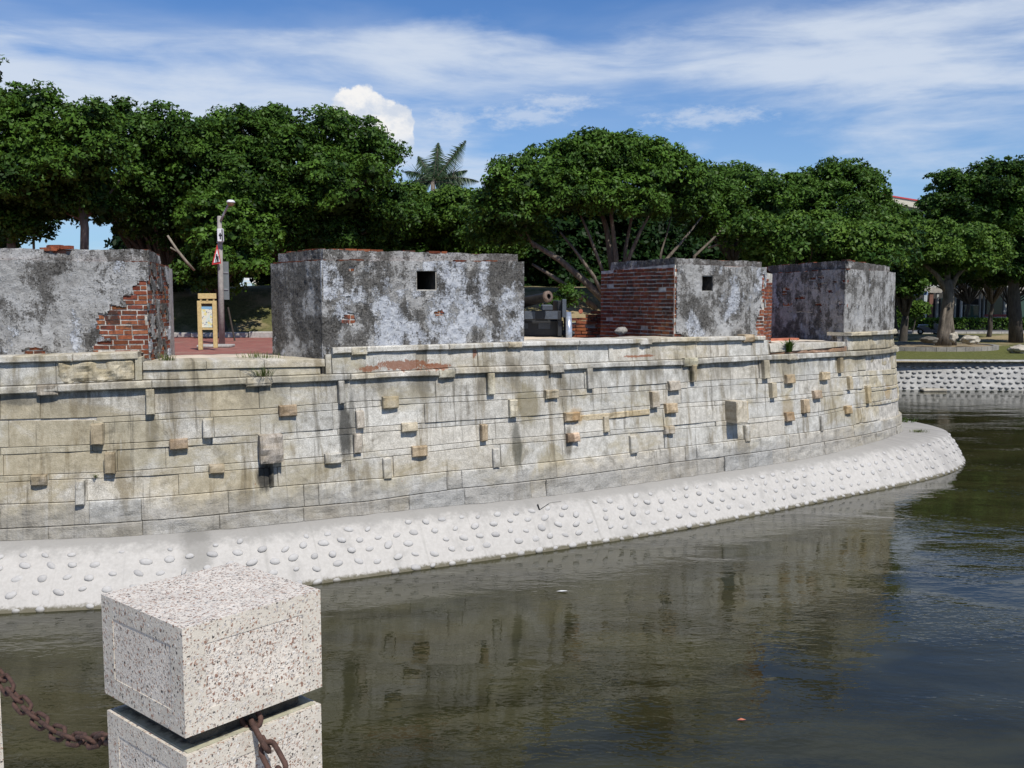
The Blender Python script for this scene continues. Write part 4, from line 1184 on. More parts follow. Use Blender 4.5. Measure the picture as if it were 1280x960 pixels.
# ------------------------------------------------------------------ cannon
def Rz(a): return Matrix.Rotation(a, 3, 'Z')
cn = thing('cannon', 'old iron cannon on a black and grey timber carriage, muzzle raised, in the embrasure', 'cannon', (0.55, 20.3, 3.3))
mz = at_Y(686, 370.5, 19.35)
bd = Vector((-.66, .74, -.16)).normalized()
Mb = bd.to_track_quat('Z', 'Y').to_matrix()
MB().lathe([(.052, .25), (.052, 0), (.10, 0), (.115, .02), (.115, .06), (.098, .10), (.092, .16), (.098, .3), (.108, .7), (.118, .74), (.118, .79), (.122, .9), (.145, 1.5), (.155, 1.55), (.155, 1.62), (.165, 1.7), (.18, 2.25), (.19, 2.3), (.17, 2.38), (.06, 2.44), (.05, 2.5), (.07, 2.56), (.0, 2.62)], 24, Mb, mz).build('barrel', GUN, cn, True)
MB().lathe([(.054, -.004), (.112, -.004), (.117, .03), (.117, .055)], 24, Mb, mz).build('muzzle_ring', MUZZLE, cn, True)
MB().lathe([(.0, .18), (.0515, .18), (.0515, -.002)], 20, Mb, mz).build('bore', BORE, cn)
Y0 = 19.75
def P(x, y, Y=Y0): return at_Y(x, y, Y)
def panel(name, x0, x1, y0, y1, Y, th, mat, bev=.008):
    a, b = at_Y(x0, y1, Y), at_Y(x1, y0, Y)
    c = (a + b) / 2 + Vector((0, th / 2, 0))
    return MB().box(c, (b.x - a.x, th, b.z - a.z), bev=bev).build(name, mat, cn)
panel('front_transom', 640, 702, 388.5, 399.5, 19.65, .14, BLACKW)
panel('lower_transom', 640, 704, 401, 420, 19.95, .12, BLACKW)
panel('painted_square', 656, 669, 389.2, 398.8, 19.64, .02, GREYW, .002)
panel('painted_square', 681, 697, 389.2, 398.8, 19.64, .02, GREYW, .002)
panel('painted_square', 654, 660, 404, 411, 19.94, .02, GREYW, .002)
panel('painted_square', 673, 688, 404, 411, 19.94, .02, GREYW, .002)
panel('quoin_block', 677, 691, 381, 388.4, 19.85, .5, GREYW, .02)
panel('cheek', 697, 702.5, 376, 420, 19.72, 2.3, BLACKW)
panel('cheek_cap', 702.7, 708, 374, 397, 19.6, .16, GREYW)
panel('cheek', 648, 653, 376, 420, 19.72, 2.3, BLACKW)
panel('bed', 653, 697, 399, 404, 20.1, 1.8, BLACKW)
for xw in (1.16, -.15):
    Mw = Matrix(((0, 0, 1), (1, 0, 0), (0, 1, 0)))
    cw = Vector((xw, 20.0, 3.72))
    wh = MB().lathe([(.36, -.06), (.44, -.06), (.44, .06), (.36, .06), (.36, -.06)], 28, Mw, cw)
    wo_ = wh.build('wheel', BLACKW, cn, True)
    MB().lathe([(.441, -.062), (.452, -.062), (.452, .062), (.441, .062)], 28, Mw, cw).build('tyre', STEEL, wo_, True)
    MB().lathe([(0, -.1), (.07, -.1), (.07, .1), (0, .1)], 14, Mw, cw).build('hub', BLACKW, wo_)
    for k in range(8):
        a = k * math.pi / 4
        MB().tube([cw + Vector((0, .06 * math.cos(a), .06 * math.sin(a))), cw + Vector((0, .37 * math.cos(a), .37 * math.sin(a)))], .025, 6).build('spoke', BLACKW, wo_)
MB().tube([(-.3, 20.0, 3.72), (1.3, 20.0, 3.72)], .05, 8).build('axle', BLACKW, cn)

# ruined brick wall beside the cannon
rw = thing('ruined_wall', 'low crumbling red brick wall stub between the cannon wheel and the brick flank', 'wall', (1.7, 22.6, 3.3))
fr = Face([at_Y(714, 410, 22.4).to_2d(), at_Y(757, 410, 22.5).to_2d()], (3.3, 3.3), (4.0, 4.22))
MB().box((fr.pt(fr.L / 2, 0).x, 22.72, 3.5), (fr.L - .02, .4, .75)).build('masonry', MORTAR, rw)
MB().box((fr.pt(fr.L * .72, 0).x, 22.72, 3.98), (fr.L * .5, .36, .14)).build('masonry', MORTAR, rw)
bricks(rw, fr, lambda u, z: z < 3.9 + u * .42 + .06 * math.sin(u * 21), limit=80, proud=.03)
MB().tube([at_Y(726, 389, 22.3), at_Y(726, 389, 22.3) + Vector((.02, .3, -.02))], .05, 10).build('clay_pipe', CLAY, rw)
tag(MB().blob(at_Y(776, 414, 20.6), (.145, .14, .09), 2, .35, 3, 1.2).build('rock', simple('old_concrete', (.24, .23, .21), .95, .4, 9)), 'grey lump of old concrete lying at the foot of the brick flank', 'rock')

# ------------------------------------------------------------------ bollards and chains (local frame: x along b, y along a)
A2 = Vector((-.753, .657)).normalized(); ROT = math.atan2(A2.y, A2.x) - math.pi / 2
C1 = Vector((-.612, 1.908)); C2 = C1 + A2 * 1.66 + Vector((-.016, 0))
def framed_face(mb_f, mb_p, h0, h1, W, axis, sgn, fr_=.045, rec=.0013):
    """one side: a smooth frame round a slightly sunk pebbled panel"""
    w = W / 2
    def q(u, z, d):
        r = w - d
        return Vector((u, sgn * r, z)) if axis == 'y' else Vector((sgn * r, u, z))
    us = [-w, -w + fr_, w - fr_, w]; zs = [h0, h0 + fr_ * .9, h1 - fr_ * .9, h1]
    for i in range(3):
        for j in range(3):
            if i == 1 and j == 1: continue
            mb_f.add([q(us[i], zs[j], 0), q(us[i + 1], zs[j], 0), q(us[i + 1], zs[j + 1], 0), q(us[i], zs[j + 1], 0)], [(0, 1, 2, 3)])
    u0, u1, a, b = us[1], us[2], zs[1], zs[2]
    for (p, r) in (((u0, a), (u1, a)), ((u1, a), (u1, b)), ((u1, b), (u0, b)), ((u0, b), (u0, a))):
        mb_f.add([q(*p, 0), q(*r, 0), q(*r, rec), q(*p, rec)], [(0, 1, 2, 3)])
    mb_p.append([q(u0, a, rec), q(u1, a, rec), q(u1, b, rec), q(u0, b, rec)])
def block(parent, name, h0, h1, W, topmat):
    mf = MB(); pn = []
    for ax in 'xy':
        for sg in (-1, 1): framed_face(mf, pn, h0, h1, W, ax, sg)
    w = W / 2
    mf.add([(-w, -w, h0), (w, -w, h0), (w, w, h0), (-w, w, h0)], [(0, 3, 2, 1)])
    if topmat is TZ_FRAME: mf.add([(-w, -w, h1), (w, -w, h1), (w, w, h1), (-w, w, h1)], [(0, 1, 2, 3)])
    o = mf.build(name, TZ_FRAME, parent, world=False)
    for p in pn: part('pebble_panel', p, [(0, 1, 2, 3)], TZ_PANEL, o, world=False)
    if topmat is TZ_PANEL: part('pebble_top', [(-w, -w, h1), (w, -w, h1), (w, w, h1), (-w, w, h1)], [(0, 1, 2, 3)], TZ_PANEL, o, world=False)
    return o
def bollard(c, z, label):
    b = thing('bollard', label, 'bollard', (c.x, c.y, z), 'chained bollards on the near bank', ROT)
    block(b, 'cap', .792, .998, .310, TZ_PANEL)
    block(b, 'post', -.6, .755, .306, TZ_FRAME)
    MB().box((0, 0, .772), (.245, .235, .05)).build('neck', NECK, b, world=False)
    MB().box((0, 0, .7565), (.290, .285, .002)).build('moss_film', FILM, b, world=False)
    return b
bollard(C1, 2.902, 'square pebble-dash bollard with thick cap, the whole one in front')
bollard(C2, 2.902, 'pale bollard at the far left edge, only the side of its post in view')

def link_mesh():
    m_ = MB(); pts = []
    r, hl = .0165, .019
    for k in range(20):
        a = 2 * math.pi * k / 20
        pts.append(Vector((math.cos(a) * r + (hl if math.cos(a) > 0.001 else -hl if math.cos(a) < -0.001 else 0), math.sin(a) * r, 0)))
    n = len(pts); vs = []; fs = []
    for i, p in enumerate(pts):
        t = (pts[(i + 1) % n] - pts[i - 1]).normalized(); s_ = Vector((t.y, -t.x, 0))
        for k in range(8):
            an = 2 * math.pi * k / 8
            vs.append(p + (s_ * math.cos(an) + Vector((0, 0, 1)) * math.sin(an)) * .0056)
    for i in range(n):
        for k in range(8):
            fs.append((i * 8 + k, i * 8 + (k + 1) % 8, ((i + 1) % n) * 8 + (k + 1) % 8, ((i + 1) % n) * 8 + k))
    me = mesh_data('chain_link', vs, fs, True); me.materials.append(RUST); return me
LINK = link_mesh()
def chain(label, t0, t1, zf):
    ch = thing('chain', label, 'chain', (C1.x + A2.x * t0, C1.y + A2.y * t0, 3.4), 'rusty chains slung between the bollards')
    ts = np.linspace(t0, t1, 900)
    pts = [Vector((C1.x + A2.x * t, C1.y + A2.y * t, zf(t))) for t in ts]
    acc = 0; nxt = .0; k = 0
    for i in range(1, len(pts)):
        acc += (pts[i] - pts[i - 1]).length
        if acc >= nxt:
            d = (pts[i] - pts[i - 1]).normalized()
            o = link('chain_link', LINK, None, ch, world=False)
            side = d.cross(Vector((0, 0, 1))).normalized(); up = side.cross(d)
            M = Matrix((d, side, up)).transposed().to_4x4() @ Matrix.Rotation((math.pi / 4 if k % 2 else -math.pi / 4) + random.gauss(0, .16), 4, 'X') @ Matrix.Rotation(random.gauss(0, .05), 4, 'Z')
            M.translation = pts[i] - Vector(ch.location); o.matrix_local = M
            nxt += .0545; k += 1
zl = lambda t: 3.365 + .315 * ((t - .82) / .70) ** 2
chain('rusty chain sagging left from the front bollard across the water', .13, 1.53, zl)
zr = lambda t: 3.365 + .315 * ((-t - .83) / .71) ** 2
chain('short end of rusty chain hanging out over the right face of the front bollard', -.118, -1.4, zr)

# ------------------------------------------------------------------ sign board, lamp post and signs
sb = thing('notice_board', 'small yellow timber notice board with a pale map panel, on the red paving', 'notice board', (at_Y(259, 435, 27).x, 27, 2.98))
def rect(parent, name, x0, x1, y0, y1, Y, th, mat, bev=.0, color=None):
    a, b = at_Y(x0, y1, Y), at_Y(x1, y0, Y)
    return MB().box(((a.x + b.x) / 2, Y + th / 2, (a.z + b.z) / 2), (b.x - a.x, th, b.z - a.z), bev=bev).build(name, mat, parent, color=color)
rect(sb, 'post', 247.8, 251, 376, 437.5, 27, .09, YELLOW, .008); rect(sb, 'post', 266.6, 269.8, 376, 435, 27, .09, YELLOW, .008)
rect(sb, 'header_board', 247.3, 269.6, 366.8, 373.6, 26.98, .07, YELLOW, .008)
rect(sb, 'strut', 250, 252, 373.6, 376, 27.0, .05, YELLOW); rect(sb, 'strut', 258, 260, 373.6, 376, 27.0, .05, YELLOW); rect(sb, 'strut', 266, 268, 373.6, 376, 27.0, .05, YELLOW)
rect(sb, 'top_rail', 251, 266.6, 376, 379.3, 27.01, .07, YELLOW); rect(sb, 'bottom_rail', 251, 266.6, 409.6, 412.2, 27.01, .07, YELLOW)
rect(sb, 'backing', 251, 266.6, 379.3, 409.6, 27.06, .03, simple('dark_timber', (.09, .065, .03), .8))
m, nb, bs = newmat('printed_map')
ob = coords(nb); sp3 = nb.new('ShaderNodeSeparateXYZ'); nb.link(ob, sp3.inputs[0])
zz = sp3.outputs[2]
c = nb.mix(nb.ramp(nb.noise(ob, 7, 3, .6), .48, .56), (.72, .72, .60), (.60, .70, .62))
c = nb.mix(nb.ramp(nb.noise(nb.vec(ob, (1, 1, 1), (3, 3, 3)), 11, 2, .5), .56, .60), c, (.72, .66, .30))
c = nb.mix(nb.ramp(nb.noise(nb.vec(ob, (1, 1, 1), (8, 1, 3)), 16, 2, .5), .62, .64), c, (.24, .26, .30))
top = at_Y(259, 386.5, 27).z
c = nb.mix(nb.ramp(zz, top - .01, top + .01), c, (.22, .42, .58))
nb.link(c, bs.inputs['Base Color']); bs.inputs['Roughness'].default_value = .35
rect(sb, 'map_panel', 251.6, 266, 383.2, 409.2, 27.04, .018, MATS['printed_map'])
tag(MB().box((at_Y(270, 429, 28.6).x, 28.6, 3.02), (.95, .7, .08), bev=.02).build('stone_slab', KERB), 'pale flat slab at the foot of the lamp post beside the notice board', 'slab')

lp = thing('lamp_post', 'grey concrete post with a short bent arm and a small lamp head', 'lamp post', (at_Y(277, 430, 30).x, 30, 2.98))
a, b = at_Y(277.5, 430, 30), at_Y(274.2, 270, 30)
MB().tube([a, a.lerp(b, .5), b - Vector((0, 0, .03)), b], [.095, .082, .068, .05], 14).build('pole', CONC, lp, True)
MB().tube([at_Y(276, 276, 29.95), at_Y(279.5, 268, 29.9), at_Y(284, 259, 29.85), at_Y(286, 255.5, 29.8)], .035, 8).build('arm', GALV, lp, True)
hd = at_Y(288.5, 253.5, 29.75)
hdm = MB().lathe([(0, .10), (.07, .095), (.12, .06), (.135, .01), (.125, .0)], 16, Matrix.Diagonal((.95, 1.3, .9)), hd)
ho = hdm.build('lamp_head', WHITEP, lp, True)
MB().lathe([(.122, .0), (.11, -.07), (.05, -.11), (0, -.115)], 16, Matrix.Diagonal((.92, 1.25, .9)), hd).build('lamp_glass', simple('amber_lamp_glass', (.30, .22, .13), .3), ho, True)
for yy in (287.5, 303):
    MB().lathe([(.10, -.02), (.10, .02)], 14, None, at_Y(274.8, yy, 30)).build('band', GALV, lp)
bx = thing('meter_box', 'white box with a dark mark strapped high on the lamp post', 'box', at_Y(275.5, 302, 29.86))
rect(bx, 'case', 271.6, 278.4, 285.8, 302, 29.78, .11, WHITEP, .012); rect(bx, 'mark', 274.6, 276, 291, 299, 29.774, .004, BLACKP); rect(bx, 'mark', 273.4, 277, 293, 295, 29.772, .004, BLACKP)
rect(bx, 'side_band', 277.2, 278.2, 286.5, 301, 29.77, .006, BLACKP)
ts = thing('warning_sign', 'triangular white road sign with a red border and a dark figure, on the lamp post', 'road sign', at_Y(270, 331, 29.8))
def tri(x0, x1, xt, y0, y1, Y, th):
    p = [at_Y(x0, y1 - 1.2, Y), at_Y(x1, y1 - 2.6, Y), at_Y(xt, y0, Y)]
    return MB().add([*p, *[q + Vector((0, th, 0)) for q in p]], [(0, 1, 2), (3, 5, 4), (0, 3, 4, 1), (1, 4, 5, 2), (2, 5, 3, 0)])
tri(264.8, 276.2, 271.3, 305.5, 332, 29.80, .02).build('red_border', REDP, ts)
tri(267.0, 274.8, 271.2, 311.5, 329.6, 29.785, .012).build('white_field', WHITEP, ts)
fg = MB()
for (x0, x1, y0, y1) in ((270.2, 271.4, 317.5, 319.3), (269.8, 271.9, 319.5, 323.6), (269.4, 270.3, 323.6, 327.2), (271.2, 272.0, 323.6, 327.0), (272.2, 273.1, 320.0, 321.4), (272.0, 273.2, 321.5, 324), (272.0, 272.5, 324, 326.6), (272.8, 273.3, 324, 326.6)):
    a, b = at_Y(x0, y1, 29.775), at_Y(x1, y0, 29.775)
    fg.box((a + b) / 2, (b.x - a.x, .006, b.z - a.z))
fg.build('figure', BLACKP, ts)
sbk = thing('sign_back', 'blank grey back of a tall traffic sign fixed to the lamp post', 'road sign', at_Y(282, 374, 30.1))
rect(sbk, 'plate', 279.2, 285.4, 327, 374.5, 30.12, .02, SIGNBACK); rect(sbk, 'rail', 279.4, 285.2, 340, 341.6, 30.10, .02, GALV); rect(sbk, 'rail', 279.4, 285.2, 361, 362.6, 30.10, .02, GALV)
tag(MB().tube([at_Y(285, 384, 32), at_Y(289, 404, 32), at_Y(293.5, 426, 32)], .03, 6).build('prop_stick', simple('dark_stick', (.05, .04, .03), .9)), 'thin dark stick leaning behind the lamp post', 'stick')

# ------------------------------------------------------------------ foliage
def leaf_mesh(name, cen, nrm, size, tintv, mat, aspect=.55):
    """many single leaves, each a folded diamond"""
    n = len(cen)
    up = rng.normal(size=(n, 3)); t = np.cross(nrm, up); t /= np.linalg.norm(t, axis=1)[:, None] + 1e-9
    b = np.cross(nrm, t)
    L = size[:, None]; W = L * aspect
    fold = nrm * L * .18
    v = np.empty((n, 4, 3))
    v[:, 0] = cen - t * L; v[:, 1] = cen + b * W - fold; v[:, 2] = cen + t * L; v[:, 3] = cen - b * W - fold
    v = v.reshape(-1, 3).astype(np.float32)
    me = bpy.data.meshes.new(name)
    me.vertices.add(n * 4); me.vertices.foreach_set('co', v.ravel())
    me.loops.add(n * 4); me.polygons.add(n)
    me.loops.foreach_set('vertex_index', np.arange(n * 4, dtype=np.int32))
    me.polygons.foreach_set('loop_start', np.arange(0, n * 4, 4, dtype=np.int32))
    me.update(calc_edges=True)
    at = me.attributes.new('tint', 'FLOAT', 'POINT')
    at.data.foreach_set('value', np.repeat(np.clip(tintv, 0, 1), 4).astype(np.float32))
    me.materials.append(mat)
    return me
def crown_points(lobes, dens, leaf, tuft_r, cut_back=.35):
    C_, N_, S_, T_ = [], [], [], []
    for (c, r, tone) in lobes:
        c = np.array(c); r = np.array(r)
        area = (r[0] * r[1] + r[0] * r[2] + r[1] * r[2]) / 3 * 4 * math.pi
        nt = int(max(8, area * dens * .8))
        d = rng.normal(size=(nt, 3)); d /= np.linalg.norm(d, axis=1)[:, None]
        keep = (d[:, 2] > -.62) & ((d[:, 1] < cut_back) | (rng.random(nt) < .4))
        d = d[keep]; nt = len(d)
        rad = rng.uniform(.64, 1.16, nt)
        tc_ = c + d * r * rad[:, None]
        tr = tuft_r * rng.uniform(.6, 1.55, nt)
        ttone = np.clip(tone + rng.normal(0, .20, nt), 0, 1)
        nl = 74
        e = rng.normal(size=(nt, nl, 3)); e /= np.linalg.norm(e, axis=2)[:, :, None]
        dirn = d[:, None, :] * .75 + np.array([0, 0, .55]) + e * 1.0
        dirn /= np.linalg.norm(dirn, axis=2)[:, :, None]
        rr = tr[:, None, None] * (rng.random((nt, nl, 1)) ** .4)
        pos = tc_[:, None, :] + dirn * rr * np.array([1.15, 1.15, .8])
        nn = dirn * .8 + rng.normal(size=(nt, nl, 3)) * .55 + np.array([0, 0, .35])
        nn /= np.linalg.norm(nn, axis=2)[:, :, None]
        C_.append(pos.reshape(-1, 3)); N_.append(nn.reshape(-1, 3))
        S_.append((leaf * rng.uniform(.6, 1.25, nt * nl))); T_.append(np.clip(np.repeat(ttone, nl) + rng.normal(0, .12, nt * nl), 0, 1))
        # leaves well inside, crown shade put into their dark tint
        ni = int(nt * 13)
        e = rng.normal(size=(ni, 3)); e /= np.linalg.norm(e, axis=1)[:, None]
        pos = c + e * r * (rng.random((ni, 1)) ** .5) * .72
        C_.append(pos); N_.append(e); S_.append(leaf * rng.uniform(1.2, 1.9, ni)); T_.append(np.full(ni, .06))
    return np.concatenate(C_), np.concatenate(N_), np.concatenate(S_), np.concatenate(T_)
def limb(m_, a, b, r0, r1, bend=.25, n=6, sd=0):
    a = Vector(a); b = Vector(b); pts = []
    for k in range(n + 1):
        t = k / n
        p = a.lerp(b, t)
        p += Vector((noise.noise(Vector((sd, t * 2.2, 1))), noise.noise(Vector((sd, t * 2.2, 5))), .35 * math.sin(t * math.pi))) * bend * (b - a).length * .35 * math.sin(t * math.pi)
        pts.append(p)
    m_.tube(pts, [r0 + (r1 - r0) * k / n for k in range(n + 1)], 7)
def tree(name, label, D, base_px, gz, lobes, mat=LEAF_D, tone=.45, leaf=.090, dens=5.2, tuft=.42, trunk_r=.22, stems=None, group='banyan trees behind the fort', fork=.45, extra=None, bark=None, cat='tree', spread=1.0):
    bd_ = D + (1.3 if stems is None else 0)
    bx = (base_px - 640) / F_PX * bd_
    base = Vector((bx, bd_, gz))
    t = thing(name, label, cat, base, group)
    L3 = []
    for q in lobes:
        px, py, rx, ry = q[:4]; dy = q[4] if len(q) > 4 else random.uniform(-1.2, 1.6)
        c = at_Y(px, py, D + dy)
        rx_, rz_ = rx * (D + dy) / F_PX, ry * (D + dy) / F_PX
        L3.append(((c.x, c.y, c.z), (rx_, max(.6, min(rx_, 2.6) * 1.15) * spread, rz_), tone + random.uniform(-.08, .10) + (q[5] if len(q) > 5 else 0)))
    big = [q for q in L3 if q[1][2] > .55]
    for c, r, tn in big:                       # knobbly tops
        for _ in range(5):
            a = random.uniform(.08, .92) * math.pi; k = random.uniform(.16, .30)
            rr = max(.28, min(r[0], r[2] * 1.4) * k)
            L3.append(((c[0] + math.cos(a) * r[0] * .93, c[1] - random.uniform(-.2, .7) * r[1], c[2] + math.sin(a) * r[2] * .93), (rr, rr, rr * random.uniform(.8, 1.3)), tn + random.uniform(-.05, .12)))
    L3 = [(c, (r[0] * .92, r[1], r[2] * .90), tn) for c, r, tn in L3]
    P_, N_, S_, T_ = crown_points(L3, dens, leaf, tuft)
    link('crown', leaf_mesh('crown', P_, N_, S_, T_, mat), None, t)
    mm = MB()
    if stems is None:
        zmin = min(c[0][2] - c[1][2] for c in L3)
        fk = base + Vector((random.uniform(-.3, .3), random.uniform(-.2, .2), max(.8, (zmin - gz) * fork + .6)))
        limb(mm, base - Vector((0, 0, .3)), fk, trunk_r * 1.25, trunk_r * .85, .12, 6, random.random() * 90)
        for c, r, _ in L3:
            limb(mm, fk - Vector((0, 0, .1)), Vector(c) - Vector((0, 0, r[2] * .2)), trunk_r * .55, trunk_r * .14, .35, 7, random.random() * 90)
    else:
        for (pts, r0, r1) in stems:
            q = [at_Y(x, y, D + dy) for x, y, dy in pts]
            mm.tube(q, [r0 + (r1 - r0) * k / (len(q) - 1) for k in range(len(q))], 8)
    mm.build('trunk', bark or (BARK if stems else DARKBARK), t, True)
    if extra: extra(t, D)
    return t

GZ = 4.7
tree('banyan_tree', 'tall dark tree at the far left edge rising above the others', 34, 104, 4.0,
     [(-72, 122, 56, 38), (-15, 188, 62, 46), (62, 170, 46, 38), (98, 205, 52, 42), (25, 232, 75, 38, 0, -.1), (118, 170, 24, 24), (-6, 94, 9, 18), (22, 128, 20, 16), (-20, 262, 55, 26, 1, -.25), (40, 130, 12, 10, 0), (60, 248, 42, 24, 1, -.2), (105, 245, 34, 22, .5, -.1), (128, 262, 20, 18, .5, -.1), (30, 272, 24, 18, 2, -.2), (75, 268, 20, 10, 1.5, -.2), (28, 284, 30, 18, .6, -.2), (72, 264, 34, 16, .6, -.2), (128, 274, 18, 14, .6, -.2), (5, 290, 26, 20, .8, -.2)],
     trunk_r=.17, stems=[([(104, 420, 0), (105, 340, 0), (106, 285, 0), (100, 240, 0)], .17, .14), ([(104, 275, .4), (130, 250, .6), (150, 225, .8)], .07, .04), ([(104, 275, .4), (60, 255, .8), (20, 225, .9)], .07, .04), ([(20, 420, .5), (16, 330, .5), (10, 250, .5)], .2, .12), ([(45, 420, 1), (42, 300, 1), (50, 240, 1)], .05, .04), ([(-15, 420, 1), (-12, 330, 1), (-20, 240, 1)], .18, .1)])
tree('banyan_tree', 'broad dark tree behind the right end of the leftmost parapet block', 38, 205, 4.0,
     [(172, 188, 48, 36), (222, 185, 46, 34), (165, 232, 55, 38), (232, 235, 58, 45), (150, 262, 40, 22), (265, 198, 40, 40), (205, 270, 40, 24, -.3, -.1), (185, 285, 26, 16, -.2, -.2), (200, 278, 45, 30, 1, -.2), (240, 300, 50, 38, 1.5, -.25), (215, 345, 40, 35, 2.5, -.35)], trunk_r=.2)
tree('banyan_tree', 'highest wide dark green tree above the lamp post and middle parapet block', 38.5, 380, 4.2,
     [(312, 185, 46, 34), (365, 180, 46, 34), (430, 188, 42, 34), (468, 215, 26, 40), (300, 235, 60, 45), (362, 235, 60, 48), (428, 245, 58, 42), (312, 150, 10, 12, 0), (428, 155, 14, 14, 0), (405, 150, 10, 10, 0), (352, 150, 11, 8, 0), (280, 155, 8, 10, 0), (463, 178, 14, 16, 0), (375, 272, 40, 26, -.2, -.1), (398, 300, 34, 22, 0, -.15), (340, 268, 36, 24, -.2), (470, 275, 45, 30, 1, -.2), (350, 290, 60, 40, 1.5, -.3), (430, 300, 60, 30, 1.5, -.3)], trunk_r=.25)
def deadlimb(t, D):
    q = MB(); D = 33
    q.tube([at_Y(209.5, 294.5, D), at_Y(221, 312, D), at_Y(232, 326, D), at_Y(243, 338, D + .2)], [.035, .045, .05, .04], 8)
    q.tube([at_Y(213, 309.5, D), at_Y(219, 313, D), at_Y(223, 315, D)], [.028, .03, .028], 7)
    q.build('dead_limb', PALEBARK, t, True)
tree('young_banyan', 'small brighter leafy tree right behind the lamp head, with a pale dead limb', 35.5, 283, 3.1,
     [(270, 285, 32, 30), (300, 275, 36, 34), (318, 305, 28, 28), (262, 320, 26, 26), (295, 325, 36, 30), (250, 285, 22, 20), (272, 352, 22, 16, 0, -.2), (240, 340, 18, 14, 0)], LEAF_D, .62, .10, 5.5, .36, .1, extra=deadlimb)
tree('banyan_tree', 'low round tree crown half hidden behind the middle parapet block', 44, 420, GZ,
     [(400, 288, 45, 28), (440, 270, 45, 26), (480, 275, 40, 28), (380, 318, 50, 25, 1, -.2), (450, 310, 55, 28, 1, -.1)], LEAF_D, .5, trunk_r=.16)
tree('banyan_tree', 'mid green trees low in front of the palm', 46, 560, GZ,
     [(525, 268, 38, 22), (572, 266, 40, 22), (610, 272, 35, 26), (505, 285, 42, 28), (560, 290, 55, 28), (610, 305, 45, 26), (520, 318, 55, 22, 1, -.2), (590, 330, 50, 26, 1, -.2)], LEAF_L, .36, dens=5, trunk_r=.15)
fan = [([(772, 385, 0), (765, 330, 0), (758, 285, .3), (742, 235, .6)], .19, .06), ([(772, 385, 0), (770, 320, -.3), (764, 270, -.3), (770, 230, 0)], .12, .05),
       ([(765, 385, 0), (735, 355, -.2), (700, 325, -.4), (672, 308, -.5), (640, 285, 0)], .17, .06), ([(760, 380, 0), (742, 345, -.5), (718, 312, -.6), (700, 290, -.4)], .09, .04),
       ([(768, 385, 0), (752, 335, -.6), (735, 290, -.8), (722, 260, -.5)], .08, .04), ([(775, 380, 0), (785, 325, -.4), (800, 290, -.6), (815, 262, -.4)], .11, .04), ([(775, 380, 0), (782, 310, .2), (790, 270, .2), (792, 240, .3)], .09, .04),
       ([(830, 390, .4), (832, 325, .1), (850, 305, .6), (878, 270, 1.0)], .10, .03), ([(830, 390, .4), (826, 318, -.4), (834, 290, .2), (840, 265, .6)], .06, .03),
       ([(865, 390, .6), (868, 320, .3), (890, 300, .6), (908, 280, 1.0)], .08, .03), ([(885, 310, .2), (905, 303, .2), (930, 298, .4)], .05, .03), ([(745, 385, .3), (715, 362, 0), (690, 345, -.2), (665, 330, -.2)], .12, .05),
       ([(668, 310, -.5), (658, 290, -.4), (655, 262, -.3)], .05, .03), ([(772, 372, 0), (774, 400, 0), (775, 430, 0)], .34, .42)]
tree('banyan_tree', 'spreading many-stemmed tree with fanned bare limbs above the cannon', 38, 772, 3.9,
     [(695, 212, 44, 26), (742, 203, 46, 24), (792, 205, 44, 24), (836, 222, 32, 26), (655, 238, 42, 28), (640, 268, 42, 26), (700, 250, 55, 26), (770, 245, 60, 26), (845, 255, 42, 26), (622, 295, 38, 18), (660, 296, 30, 14), (800, 262, 28, 16, -1.2), (737, 196, 14, 18, 0), (790, 186, 10, 8, 0)], LEAF_D, .56, dens=6, stems=fan, bark=BARK)
tree('banyan_tree', 'dark rounded tree right of the spreading one, above the third block', 42, 915, 4.2,
     [(905, 236, 40, 20), (932, 248, 36, 26), (880, 262, 36, 24), (958, 262, 24, 22), (905, 280, 48, 18), (928, 222, 12, 10, 0)], LEAF_D, .5, trunk_r=.16)
tree('banyan_tree', 'domed tree with twin tops above the fourth parapet block', 45, 1040, 4.2,
     [(1000, 250, 30, 22), (1052, 236, 36, 24), (1080, 246, 24, 22), (1035, 275, 60, 30), (975, 285, 38, 26), (1088, 285, 28, 30), (1012, 228, 12, 10, 0), (1070, 222, 14, 10, 0), (1035, 225, 12, 10, 0)], LEAF_D, .55, trunk_r=.2)
tree('bright_shrub_tree', 'bright green lower tree close behind the third and fourth parapet blocks', 38, 990, 3.6,
     [(948, 300, 34, 18), (985, 305, 38, 22), (1025, 300, 36, 20), (1070, 308, 34, 18), (1100, 305, 26, 20), (960, 325, 34, 14), (1010, 325, 40, 14), (1085, 325, 40, 12)], LEAF_L, .40, dens=5.5, trunk_r=.1, group='low trees behind the fort')
tree('banyan_tree', 'small light green tree with a thick grey trunk inside the kerb ring', 57, 1180, 1.6,
     [(1145, 308, 38, 18), (1180, 300, 42, 16), (1215, 312, 32, 20), (1165, 322, 46, 14), (1200, 332, 38, 12), (1230, 325, 20, 14), (1128, 320, 22, 18)], LEAF_L, .40, leaf=.12, dens=4, tuft=.46, group='trees across the moat',
     stems=[([(1180, 432, 0), (1180, 418, 0), (1183, 395, 0), (1186, 372, 0), (1184, 350, 0)], .46, .30), ([(1184, 365, 0), (1172, 345, 0), (1150, 325, 0)], .22, .08), ([(1186, 365, 0), (1196, 345, .2), (1215, 325, .2)], .2, .08), ([(1185, 360, .2), (1184, 330, .4), (1180, 310, .4)], .2, .1),
            ([(1172, 432, -.2), (1178, 410, -.2), (1182, 385, -.2)], .18, .10), ([(1192, 432, .1), (1189, 405, .1), (1187, 380, .1)], .2, .10)])
